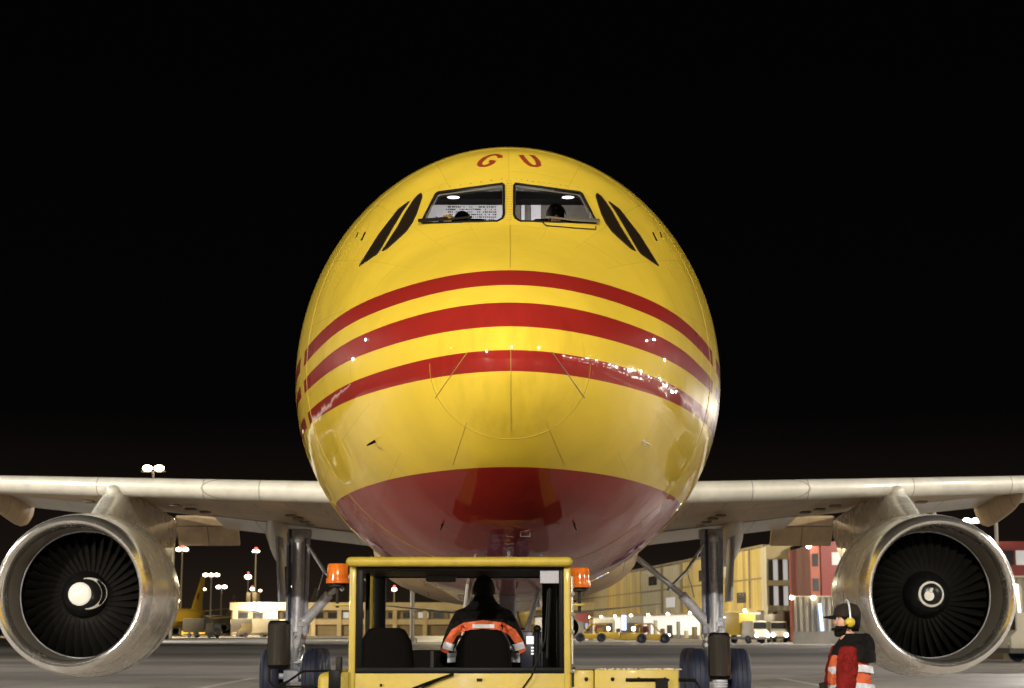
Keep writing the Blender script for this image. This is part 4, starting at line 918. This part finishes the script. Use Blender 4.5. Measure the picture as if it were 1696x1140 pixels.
gb.sph((0, .01, -.03), .05, 10, sc=(1, .6, .6)); tag(gb.build('work_glove', mat('yellow_glove', (.6, .38, .08), .7), loc=GB), 'yellow work glove lying on the glareshield inside the left cockpit pane', 'glove')

# ------------------------------------------------------------------ far apron: terminal, cargo buildings, parked jets, vehicles
def striped(name, c1, c2, scale, c3=None, rough=.6, seams=True):
    m = bpy.data.materials.new(name); m.use_nodes = True; n = m.node_tree.nodes; l = m.node_tree.links; b = n['Principled BSDF']; b.inputs['Roughness'].default_value = rough
    t = n.new('ShaderNodeTexCoord'); mp = n.new('ShaderNodeMapping'); mp.inputs['Scale'].default_value = (scale, scale, .03 * scale); l.new(t.outputs['Object'], mp.inputs[0])
    ns = n.new('ShaderNodeTexNoise'); ns.inputs['Scale'].default_value = 1; ns.inputs['Detail'].default_value = 6; ns.inputs['Roughness'].default_value = .8; l.new(mp.outputs[0], ns.inputs[0])
    r = n.new('ShaderNodeValToRGB'); r.color_ramp.elements[0].position = .35; r.color_ramp.elements[0].color = (*c1, 1); r.color_ramp.elements[1].position = .65; r.color_ramp.elements[1].color = (*c2, 1)
    l.new(ns.outputs[0], r.inputs[0]); l.new(r.outputs[0], b.inputs['Base Color']); return m
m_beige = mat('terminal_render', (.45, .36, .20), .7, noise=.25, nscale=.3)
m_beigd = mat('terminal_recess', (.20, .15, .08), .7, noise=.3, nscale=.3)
m_clad = striped('gold_cladding', (.22, .15, .035), (.60, .45, .13), .9)
m_cladg = striped('pale_cladding', (.20, .17, .10), (.50, .45, .32), .9)
m_corr = striped('corrugated_steel', (.16, .14, .12), (.44, .40, .34), 1.6)
m_redb = mat('red_facade', (.15, .02, .018), .6, noise=.2, nscale=.4); m_redlit = mat('lit_red_facade', (.32, .09, .06), .6, noise=.2, nscale=.4)  # second red is paler: light on the left face put into its colour
m_lit = mat('lit_hall_opening', (.6, .6, .55), .6, emit=(1, .93, .8), estr=.85)
m_litw = mat('lit_window', (.2, .2, .2), .3, emit=(.75, .72, .68), estr=.5)
m_blue = mat('blue_tube_light', emit=(.30, .52, 1), estr=4)
m_warmt = mat('warm_tube_light', emit=(1, .85, .5), estr=4)
m_dwin = mat('dark_window', (.02, .02, .022), .15)
m_gold = mat('jet_gold_paint', (.66, .44, .04), .4, coat=.4, noise=.12, nscale=.8)
m_cream = mat('jet_cream_paint', (.55, .50, .38), .4, noise=.15, nscale=.8)
m_hl = mat('headlamp_glow', emit=(.92, .95, 1), estr=60)
m_conc = mat('concrete_wall', (.26, .25, .24), .8, noise=.3, nscale=.6)
# terminal on the left
Yt = 372
tb = empty('terminal_building', (gx(570, Yt), Yt, 0), 'long low beige terminal with pale parapet across the far left apron', 'building')
def TX(px): return gx(px, Yt) - tb.location.x
h1, h0, h2 = gz(998, Yt), gz(1011, Yt), gz(1026, Yt)
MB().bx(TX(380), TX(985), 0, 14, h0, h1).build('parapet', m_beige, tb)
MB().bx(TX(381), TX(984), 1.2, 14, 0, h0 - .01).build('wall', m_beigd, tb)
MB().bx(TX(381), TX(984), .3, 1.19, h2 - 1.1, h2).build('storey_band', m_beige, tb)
for px in (385, 452, 515, 558, 603, 650, 700, 745, 800): MB().bx(TX(px), TX(px + 7), .1, 1.19, 0, h0 - .01).build('column', m_beige, tb)
for k in range(16):
    px = 392 + k * 25; MB().bx(TX(px), TX(px + 17), 1.05, 1.19, h2 + .25, h2 + 1.5).build('window', m_litw if k % 5 == 2 else m_dwin, tb)
for px in (402, 412, 760): MB().bx(TX(px), TX(px + 7), 4, 8, h1, h1 + 2.2).build('roof_plant', m_beigd, tb)
fl_ = MB(); fl_.sph((TX(433), -1.5, gz(1006, Yt)), .85, 10).build('wall_floodlight', m_lamp, tb)
ld = bpy.data.lights.new('wall_flood', 'SPOT'); ld.energy = 9 * KW; ld.color = (1, .93, .8); ld.spot_size = radians(150); ld.shadow_soft_size = .8
lo = bpy.data.objects.new('wall_flood', ld); COL.objects.link(lo); lo.parent = tb; lo.location = (TX(433), -2.6, gz(1006, Yt)); lo.rotation_euler = (radians(60), 0, 0)
# cargo hall on the right, running away from us
def block(name, label, p0, p1, h, depth, parts, cat='building'):
    """wall from p0 to p1 (near end first); parts: (u0,u1,z0,z1,material,part name,proud)"""
    p0 = Vector((*p0, 0)); p1 = Vector((*p1, 0)); d = (p1 - p0); Ln = d.length; ang = atan2(d.y, d.x)
    t = empty(name, p0, label, cat, rz=ang)
    sgn = 1 if depth > 0 else -1; dirty = parts[0]
    MB().bx(0, Ln, 0, depth, 0, h).build('wall', dirty, t)
    for u0, u1, z0, z1, m_, nm, pr in parts[1:]:
        MB().bx(u0 * Ln, u1 * Ln, -.05 * sgn - pr * sgn, -.002 * sgn, z0, z1).build(nm, m_, t)
    return t, Ln
hall, Ln = block('cargo_hall', 'long gold clad cargo hall with brightly lit ground floor, receding on the right', (gx(1271, 222), 222), (gx(955, 400), 400), 12.2, -30,
    [m_cladg, (.0, .30, 3.9, 12.1, m_clad, 'gold_cladding', .1), (.0, .30, 7.9, 8.1, m_beigd, 'cladding_joint', .16), (.52, .74, 4.2, 12.1, m_clad, 'gold_cladding', .1), (.30, 1, 7.9, 8.1, m_beigd, 'cladding_joint', .12), (.002, .98, .6, 3.7, m_lit, 'lit_loading_bay', .0), (.0, 1, 3.72, 3.9, m_beige, 'canopy', 1.2), (.0, 1, 11.9, 12.25, m_beigd, 'roof_edge', .3), (.045, .05, 4.2, 11.8, m_beigd, 'downpipe', .18), (.15, .155, 4.2, 11.8, m_beigd, 'downpipe', .18), (.30, .31, 4, 11.9, m_beigd, 'downpipe', .2), (.40, .405, 4, 11.9, m_beigd, 'downpipe', .18), (.1, .13, 8.6, 10.2, m_litw, 'window', .12), (.2, .23, 8.6, 10.2, m_dwin, 'window', .12), (.34, .38, 5, 6.6, m_litw, 'window', .12), (.43, .47, 9, 10.5, m_dwin, 'window', .12), (.06, .09, 5.0, 6.4, m_dwin, 'window', .12)])
for k in range(26):
    u = .02 + k * .037; MB().bx(u * Ln, u * Ln + 1.1 + (k * 7 % 4) * .5, .06, .5, .1, 1.3 + (k * 5 % 7) * .28).build('stacked_freight', (m_conc, m_dgrey, m_beigd, m_cream)[k % 4], hall)
for k in range(9): 
    u = .03 + k * .1; MB().sph((u * Ln, 1.6, 3.9), .22, 8).build('canopy_lamp', m_lamps, hall)
ld = bpy.data.lights.new('added_hall_flood', 'SPOT'); ld.energy = 150 * KW; ld.color = (1, .88, .62); ld.spot_size = radians(120); ld.shadow_soft_size = 1  # added spot that brightens the hall facade, its mast out of sight
lo = bpy.data.objects.new('added_hall_flood', ld); COL.objects.link(lo); lo.location = (-12, 210, 26); lo.rotation_euler = (Vector((24, 290, 3)) - Vector((-12, 210, 26))).to_track_quat('-Z', 'Y').to_euler()
HM = mast(-12, 210, 26, 'added floodlight mast hidden behind the fuselage to light the hall', heads=2); lo.parent = HM; lo.location = (0, .8, 26)
# glazed stair block
Yg = 219
gb_ = empty('glass_office_block', (gx(1298, Yg), Yg, 0), 'three storey glass fronted office block between the gold hall and dark slab', 'building')
def GX(px): return gx(px, Yg) - gb_.location.x
def GZ(py): return gz(py, Yg)
MB().bx(GX(1272), GX(1326), .1, 18, 0, GZ(905)).build('wall', m_cladg, gb_)
MB().bx(GX(1271), GX(1327), -.3, .09, GZ(926), GZ(904)).build('fascia', m_beige, gb_)
MB().bx(GX(1271), GX(1327), -.3, .09, GZ(970), GZ(962)).build('floor_band', m_beige, gb_)
MB().bx(GX(1271), GX(1327), -.9, .09, GZ(1012), GZ(1004)).build('canopy', m_cladg, gb_)
for j, (a, b_) in enumerate(((927, 961), (971, 1003))):
    for k in range(6):
        x0 = 1275 + k * 8.2; MB().bx(GX(x0), GX(x0 + 7.2), -.05, .09, GZ(b_), GZ(a)).build('window', (m_dwin, m_litw, m_dwin, m_litw, m_dwin, m_litw)[(k + j * 2) % 6], gb_)
for px, c in ((1281, m_redb), (1301, m_redb)): MB().bx(GX(px), GX(px + 6), -.06, .09, GZ(1038), GZ(1014)).build('door', c, gb_)
MB().bx(GX(1289), GX(1297), -.4, .09, .1, GZ(1012)).build('column', m_cream, gb_)
# dark slab and red office
sl = empty('dark_stair_tower', (gx(1335, 214), 214, 0), 'dark narrow tower with a white vertical light strip beside the red office', 'building')
MB().bx(-.95, .95, 0, 6, 0, gz(903, 214)).build('wall', m_void, sl); MB().bx(-.12, .06, -.08, -.01, 3.5, gz(906, 214)).build('light_strip', mat('white_strip', emit=(.8, .84, 1), estr=1.2), sl)
Yr_ = 200
ro = empty('red_office_building', (gx(1345, Yr_), Yr_, 0), 'dark red office building with square windows rising behind the right engine', 'building')
def RX(px): return gx(px, Yr_) - ro.location.x
RZ = lambda py: gz(py, Yr_)
MB().bx(RX(1346), RX(1363), .3, 16, 0, RZ(903)).build('wall', m_redlit, ro)
MB().bx(RX(1363), RX(1760), 0, 18, 0, RZ(897)).build('wall', m_redb, ro)
for a, b_ in ((917, 938), (958, 979)): MB().bx(RX(1349), RX(1359), .22, .29, RZ(b_), RZ(a)).build('window', m_dwin, ro)
MB().bx(RX(1381), RX(1402), -.06, -.005, RZ(936), RZ(915)).build('window', m_litw, ro); MB().bx(RX(1410), RX(1440), -.06, -.005, RZ(936), RZ(915)).build('window', m_dwin, ro)
for k in range(7): MB().bx(RX(1600 + k * 22), RX(1618 + k * 22), -.06, -.005, RZ(936), RZ(912)).build('window', m_litw if k % 3 == 1 else m_dwin, ro)
MB().sph((RX(1342), -.5, RZ(905)), .30, 8).build('wall_lamp', m_lamps, ro)
# corrugated screen with blue tube
Yc = 185
cw = empty('corrugated_screen_wall', (gx(1318, Yc), Yc, 0), 'grey corrugated screen wall on a concrete plinth with glowing blue tube', 'wall')
CX = lambda px: gx(px, Yc) - cw.location.x
co_ = MB(); n_ = 0; x_ = CX(1316); x1_ = CX(1640); pts = []
while x_ < x1_: pts += [(x_, 0), (x_ + .22, 0), (x_ + .30, .14), (x_ + .52, .14), (x_ + .6, 0)]; x_ += .6
co_.loft([[Vector((a, b_, z_)) for a, b_ in pts] for z_ in (1.3, gz(989, Yc))], closed=False, caps=(False, False)); co_.build('corrugated_sheet', m_corr, cw, ang=20)
MB().bx(CX(1314), x1_, -.25, .4, 0, 1.3).build('plinth', m_conc, cw); MB().bx(CX(1314), x1_, -.05, .3, gz(989, Yc), gz(989, Yc) + .12).build('coping', m_cream, cw)
MB().tube([(CX(1358), -.15, gz(1000, Yc)), (CX(1361.5), -.15, gz(1045, Yc))], .15, 8).build('light_tube', m_blue, cw)
for px in (1348, 1312): MB().sph((CX(px), -.2, gz(990, Yc)), .22, 8).build('bulkhead_lamp', m_lamps, cw)
# shed at the right edge
Ys = 95
sh = empty('corrugated_shed', (gx(1664, Ys), Ys, 0), 'corrugated shed with warm tube light at the right edge behind the engine', 'shed')
w_ = 9; pts = []; x_ = 0
while x_ < w_: pts += [(x_, 0), (x_ + .16, 0), (x_ + .22, .1), (x_ + .36, .1), (x_ + .42, 0)]; x_ += .42
MB().loft([[Vector((a, b_, z_)) for a, b_ in pts] for z_ in (.6, gz(957, Ys))], closed=False, caps=(False, False)).build('corrugated_sheet', m_corr, sh, ang=20)
MB().bx(-.1, 9.2, .12, 6, 0, gz(957, Ys)).build('wall', m_beigd, sh); MB().bx(-.4, 9.5, -.4, 6.2, gz(957, Ys), gz(954, Ys)).build('roof', m_cream, sh)
MB().tube([(gx(1686, Ys) - sh.location.x, -.15, gz(968, Ys)), (gx(1690, Ys) - sh.location.x, -.15, gz(1043, Ys))], .07, 8).build('light_tube', m_warmt, sh)

# parked jets
def jet(x, y, rz, body, wingm, label, s=1, red=True):
    t = empty('parked_jet', (x, y, 0), label, 'aircraft', rz=rz, group='jets parked far across the apron')
    prof = [(0, 0, 2.9), (.3, .5, 2.95), (1, 1.0, 3.05), (2.2, 1.45, 3.2), (4, 1.8, 3.35), (6, 1.9, 3.4), (24, 1.9, 3.4), (29, 1.6, 3.7), (34, .9, 4.3), (37, .3, 4.7)]
    MB().loft([[Vector((r * cos(a) * s, yy * s, (zc + r * 1.05 * sin(a)) * s)) for a in [2 * pi * k / 28 for k in range(28)]] for yy, r, zc in prof]).build('fuselage', body, t, ang=60)
    MB().loft([foil((0, 27.5 * s, 5 * s), (0, 35 * s, 5 * s), .25 * s, (1, 0, 0)), foil((0, 34.5 * s, 12 * s), (0, 37.5 * s, 12 * s), .14 * s, (1, 0, 0))]).build('tail_fin', body, t)
    for sd in (-1, 1):
        MB().loft([foil((sd * 1.5 * s, 12 * s, 2.75 * s), (sd * 1.5 * s, 19.5 * s, 2.6 * s), .32 * s, (0, 0, 1)), foil((sd * 14.3 * s, 20 * s, 4.0 * s), (sd * 14.3 * s, 21.7 * s, 4.0 * s), .1 * s, (0, 0, 1))]).build('wing', wingm, t)
        MB().loft([foil((sd * .7 * s, 32 * s, 4.9 * s), (sd * .7 * s, 35.5 * s, 4.9 * s), .15 * s, (0, 0, 1)), foil((sd * 6 * s, 35.3 * s, 5.5 * s), (sd * 6 * s, 36.8 * s, 5.5 * s), .08 * s, (0, 0, 1))]).build('tailplane', wingm, t)
        e_ = MB().lathe([(.75, .2), (.92, 0), (1.0, .3), (1.05, 1.4), (.85, 3.6), (.5, 4.4), (.01, 4.4)], 24, c=(0, 0, 0)).build('engine', wingm, t, loc=(sd * 5.0 * s, 9.8 * s, 1.75 * s)); e_.scale = (s,) * 3
        MB().lathe([(.90, .02), (.74, .2), (.72, .5), (.01, .5)], 24).build('engine_intake', m_void, e_)
        MB().tube([(sd * 2.8 * s, 17 * s, 2.6 * s), (sd * 2.8 * s, 17 * s, .5 * s)], .14 * s, 8).lathe([(.01, -.35), (.5 * s, -.3 * s), (.52 * s, 0), (.5 * s, .3 * s), (.01, .3 * s)], 16, c=(sd * 2.8 * s, 17 * s, .52 * s), axis='x').build('main_gear', m_rub, t)
    MB().tube([(0, 4.2 * s, 2 * s), (0, 4.2 * s, .4 * s)], .1 * s, 8).lathe([(.01, -.22), (.4 * s, -.2), (.4 * s, .2), (.01, .22)], 14, c=(0, 4.2 * s, .4 * s), axis='x').build('nose_gear', m_rub, t)
    MB().loft([[Vector((sx_ * 1.0 * s, (1.75 + abs(sx_) * .5) * s, zz * s)) for sx_ in (-1, -.5, 0, .5, 1)] for zz in (3.95, 4.35)], closed=False, caps=(False, False)).build('cockpit_window', m_dwin, t)
    if red: MB().box((0, 31.8 * s, 8.0 * s), (.42 * s, 1.6 * s, .8 * s), Matrix.Rotation(radians(40), 3, 'X')).build('tail_marking', m_redb, t)
    return t
jet(gx(852, 150), 150, .0, m_gold, m_cream, 'pale winged jet parked straight behind the big yellow aircraft', red=False)
jet(-77, 370, radians(-6), m_gold, m_gold, 'yellow jet with tall yellow fin just right of the left engine', 1.12)
jet(-112.5, 368, radians(-6), m_gold, m_gold, 'yellow jet at the far left edge beyond the left engine', 1.12)
jet(gx(328, 520), 520, radians(-8), m_cream, m_cream, 'small pale jet far off left of the terminal', 1.0, red=False)
jet(gx(440, 500), 500, radians(-14), m_cream, m_cream, 'pale jet behind the terminal with only its fin showing', 1.15, red=False)

# masts on the horizon
for px, py, Y_, hd_, w_, rd, lab in ((254, 781, 300, 2, 1.7, 0, 'tallest lit mast above the left wing'), (302, 913, 460, 2, 1.5, 1, 'twin lamp mast just right of the left engine'), (350, 955, 500, 3, 1.4, 0, 'lit mast above the yellow fin, fourth from the left engine'),
        (367, 975, 560, 2, 1.6, 0, 'short lit mast with one broad lamp, left of the terminal'), (335, 978, 560, 2, 1.1, 1, 'short mast with a red warning light over the pale jet'), (411, 959, 520, 1, 2.0, 1, 'lit mast with red light behind the terminal left end'),
        (424, 915, 420, 2, .8, 1, 'tall thin mast with dim lamp standing beside the hook shaped fairing'), (418, 978, 600, 1, 1.4, 1, 'small distant mast with red light left of the tall thin mast'), (431, 980, 640, 1, 1.1, 0, 'smallest distant mast right of the tall thin mast'),
        (479, 974, 500, 1, 1.3, 0, 'lit mast beside the left landing gear'), (653, 979, 420, 1, 1.2, 1, 'lit mast seen through the tug rear window'), (610, 960, 300, 2, .6, 0, 'unlit thick mast seen through left side of tug window'),
        (1608, 866, 190, 2, .8, 0, 'lit mast rising behind the right engine'), (1345, 900, 330, 1, .8, 0, 'lamp mast above the red office roof')):
    p = at(px, py, Y_); mast(p.x, Y_, p.z, lab, heads=hd_, w=w_, red=bool(rd), lampm=m_lamps if lab.find('unlit') < 0 else m_dgrey, r=.32 if Y_ > 250 else .2)
p = at(287, 862, 290); MBp = empty('apron_pole', (p.x, 290, 0), 'thick pale pole behind the left engine cowl', 'pole'); MB().tube([(0, 0, 0), (0, 0, p.z)], [.45, .36], 12).build('shaft', m_pole, MBp); MB().box((0, 0, p.z), (1.4, 1.4, .4)).build('platform', m_pole, MBp)
p = at(1649, 858, 120); MBp = empty('apron_pole', (p.x, 120, 0), 'slim pale pole under the outer right wing beside the shed', 'pole'); MB().tube([(0, 0, 0), (0, 0, p.z)], [.17, .13], 12).build('shaft', m_pole, MBp); MB().box((0, 0, p.z), (.6, .6, .2)).build('platform', m_pole, MBp)
# extra masts added out of sight to light the far apron and facades
for i, (x, y, z, aim, kw, c) in enumerate(((-70, 300, 23.5, (-62, 345, 0), 260, (1, .80, .48)), (-15, 395, 25, (-35, 350, 0), 60, (1, .82, .5)), (44, 180, 16, (30, 215, 3), 40, (1, .9, .7)), (-85, 110, 24, (-25, 90, 0), 50, (1, .9, .76)), (85, 110, 22, (20, 100, 0), 40, (1, .94, .9)))):
    ms = mast(x, y, z, ['added mast by the parked yellow jets', 'added mast behind the terminal roof', 'added mast before the red office', 'added mast out of view left of the far apron', 'added mast out of view right of the far apron'][i], kw * KW, aim, 150, lampm=m_lamps, col=c, lr=1.0)

# ground floods: unseen masts added to brighten the stand and the taxi lane
for i, (x, y, z, aim, kw, cone) in enumerate(((-60, 72, 28, (-34, 70, 0), 75, 95), (60, 72, 28, (34, 70, 0), 75, 95), (-64, 215, 16.5, (-26, 225, 0), 130, 115), (64, 196, 20, (30, 165, 0), 130, 115), (-34, 30, 20, (-22, 38, 0), 15, 80), (34, 30, 20, (22, 38, 0), 15, 80))):
    mast(x, y, z, 'added ground flood mast %s' % ('left of the stand throwing light on the concrete', 'right of the stand throwing light on the concrete', 'hidden behind the left engine by the taxi lane', 'out of view right near the red office', 'by the left wing tip', 'by the right wing tip')[i], kw * KW, aim, cone, lampm=m_dgrey, col=(1, .94, .86), lr=.5, w=.6, group='added ground flood masts')
# cargo shed out of view to the right: its lit doors and windows are what the hull mirrors
rs = empty('lit_cargo_shed', (74, 5, 0), 'long cargo shed with rows of lit windows out of view right of the camera', 'building')
MB().bx(0, 20, 0, 110, 0, 11).build('wall', m_conc, rs); MB().bx(-1.5, 21, -.5, 110.5, 11, 11.5).build('roof', m_beigd, rs)
wn = None
for j in range(2):
    for k in range(26):
        if wn is None: o = wn = MB().bx(-.12, -.01, 0, 1.6, 0, 1.3).build('window', mat('bright_shed_window', emit=(1, .95, .85), estr=9), rs)
        else: o = wn.copy(); COL.objects.link(o); o.parent = rs
        o.location = (0, 2 + k * 4.1 + random.uniform(-.8, .8), 4.5 + j * 3.2 + random.uniform(-.5, .5)); o.scale = (1, random.uniform(.4, 1.3), random.uniform(.4, 1.2))
for k in range(14):
    MB().sph((-1.2, 4 + k * 8 + random.uniform(-3, 3), 10.2 + random.uniform(-3, 0)), random.uniform(.3, .8), 8).build('eaves_lamp', m_lamp, rs)
# vehicles
def wheels(t, pts, r, w=.3):
    o0 = None
    for p in pts:
        if o0 is None: o = o0 = wheel_mb(r, w).build('wheel', m_rub, t, ang=40)
        else: o = o0.copy(); COL.objects.link(o); o.parent = t
        o.location = (*p, r)
def box_truck(x, y, rz, boxm, cabm, label, lit=True, s=1):
    t = empty('box_truck', (x, y, 0), label, 'truck', rz=rz, group='service vehicles on the far apron')
    MB().bx(-1.2, 1.2, .9 + 1.4, 7, .9, 3.3).build('cargo_box', boxm, t, bevel=.05)
    MB().loft([[Vector((sx_ * 1.1, yy, zz)) for sx_, yy in ((-1, 0), (1, 0), (1, 2.1), (-1, 2.1))] if zz < 1.5 else [Vector((sx_ * 1.0, yy, zz)) for sx_, yy in ((-1, .35), (1, .35), (1, 2.1), (-1, 2.1))] for zz in (.6, 1.3, 1.55, 2.45)]).build('cab', cabm, t, bevel=.06)
    MB().add([(-.92, .29 - .02, 1.62), (.92, .27, 1.62), (.88, .33, 2.3), (-.88, .33, 2.3)], [(0, 1, 2, 3)]) 
    MB().box((0, .30, 1.95), (1.8, .05, .7)).build('windscreen', m_dwin, t)
    for sx_ in (-1, 1): MB().sph((sx_ * .82, -.02, .85), .20 if lit else .12, 10, sc=(1, .5, 1)).build('headlamp', m_hl if lit else m_alu, t)
    MB().bx(-1.1, 1.1, -.1, 7, .45, .7).build('bumper_frame', m_dgrey, t)
    wheels(t, ((-1.0, 1.1), (1.0, 1.1), (-1.0, 5.6), (1.0, 5.6)), .45)
    return t
box_truck(gx(1262, 190), 190, radians(35), m_gold, m_cream, 'yellow boxed truck with bright headlamps in front of the gold hall')
box_truck(gx(1291, 205), 205, radians(8), m_cream, m_cream, 'pale truck with headlamps on, before the glass office block')
box_truck(gx(362, 300), 300, radians(60), m_dgrey, m_dgrey, 'dark truck parked left of the terminal', False)
box_truck(gx(396, 310), 310, radians(-80), m_cream, m_beigd, 'pale box truck parked at the terminal left end', False)
box_truck(gx(446, 320), 320, radians(80), m_dgrey, m_beigd, 'dark grey truck beside the tug mirror near the terminal', False)
box_truck(gx(975, 230), 230, radians(75), m_conc, m_dgrey, 'grey truck beyond the right amber beacon', False)
box_truck(gx(1660, 88), 88, radians(-85), m_gold, m_cream, 'yellow boxed truck behind the right engine at the shed', False)
def tractor(x, y, rz, label, rider=False):
    t = empty('baggage_tractor', (x, y, 0), label, 'tractor', rz=rz, group='service vehicles on the far apron')
    MB().bx(-2.9, -.2, -.85, .85, .35, 1.15).bx(-.2, 2.6, -.85, .85, .35, 1.0).build('body', m_gold, t, bevel=.08)
    MB().tube([(-1.2, 0, 1.1), (-1.0, 0, 2.1), (.8, 0, 2.15), (1.9, 0, 1.0)], .09, 8).bx(-.6, .1, -.5, .5, 1.1, 1.7).build('roll_frame', m_tugd, t)
    for a in (-2.1, -.1, 1.8): pass
    wheels_pts = ((-.4, -.8), (-.4, .8), (2.2, -.8), (2.2, .8))
    o0 = None
    for p in wheels_pts:
        if o0 is None: o = o0 = wheel_mb(.55, .35).build('wheel', m_rub, t, ang=40)
        else: o = o0.copy(); COL.objects.link(o); o.parent = t
        o.location = (*p, .55); o.rotation_euler = (0, 0, pi / 2)
    MB().sph((2.65, -.5, .9), .14, 8).build('headlamp', m_lamps, t); MB().sph((-1.3, -.4, 1.6), .22, 8).build('work_lamp', m_lamps, t)
    MB().bx(-.3, .4, -.86, .3, 1.2, 1.9).build('driver_compartment', m_redb, t, bevel=.1)
    return t
tractor(gx(1068, 196), 196, 0, 'yellow low tractor with open wheels crossing the apron right of the tug')
tractor(gx(990, 215), 215, pi, 'yellow tractor half hidden by the right amber beacon')
tractor(gx(330, 310), 310, 0, 'yellow tractor under the wing of the yellow jet')
# small cart near the left engine
ct = empty('equipment_cart', (gx(270, 262), 262, 0), 'small black equipment cart on the ground by the left engine', 'cart')
MB().bx(-.8, .8, -.5, .5, .35, 1.25).build('box', m_black, ct, bevel=.06); wheels(ct, ((-.6, 0), (.6, 0)), .3)
# freight containers and belt loader beyond the tug cab
for k, (px, Y_, m_, lab) in enumerate(((1000, 260, m_cream, 'pale freight container left of the far yellow tractor'), (1048, 255, m_conc, 'grey upright container behind the yellow tractor'), (957, 250, m_redb, 'red container just right of the tug roof post'), (1180, 250, m_cream, 'pale container behind the right landing gear'))):
    c = empty('freight_container', (gx(px, Y_), Y_, 0), lab, 'container', group='freight containers by the hall')
    MB().bx(-1.6, 1.6, 0, 2.2, .15, 3.0 + k * .35).build('shell', m_, c, bevel=.1); MB().bx(-1.3, 1.3, -.06, -.005, .4, 2.4).build('curtain_door', m_dgrey, c); MB().bx(-1.5, 1.5, .1, 2.1, 0, .14).build('base', m_steel, c)
MB_ = empty('light_column', (gx(1033.5, 240), 240, 0), 'slim blue lit column beside the grey container', 'light'); MB().bx(-.35, .35, -.2, .2, 0, 1.4).build('base', m_dgrey, MB_); MB().bx(-.28, .28, -.12, .12, 1.4, 3.4).build('tube', m_blue, MB_)
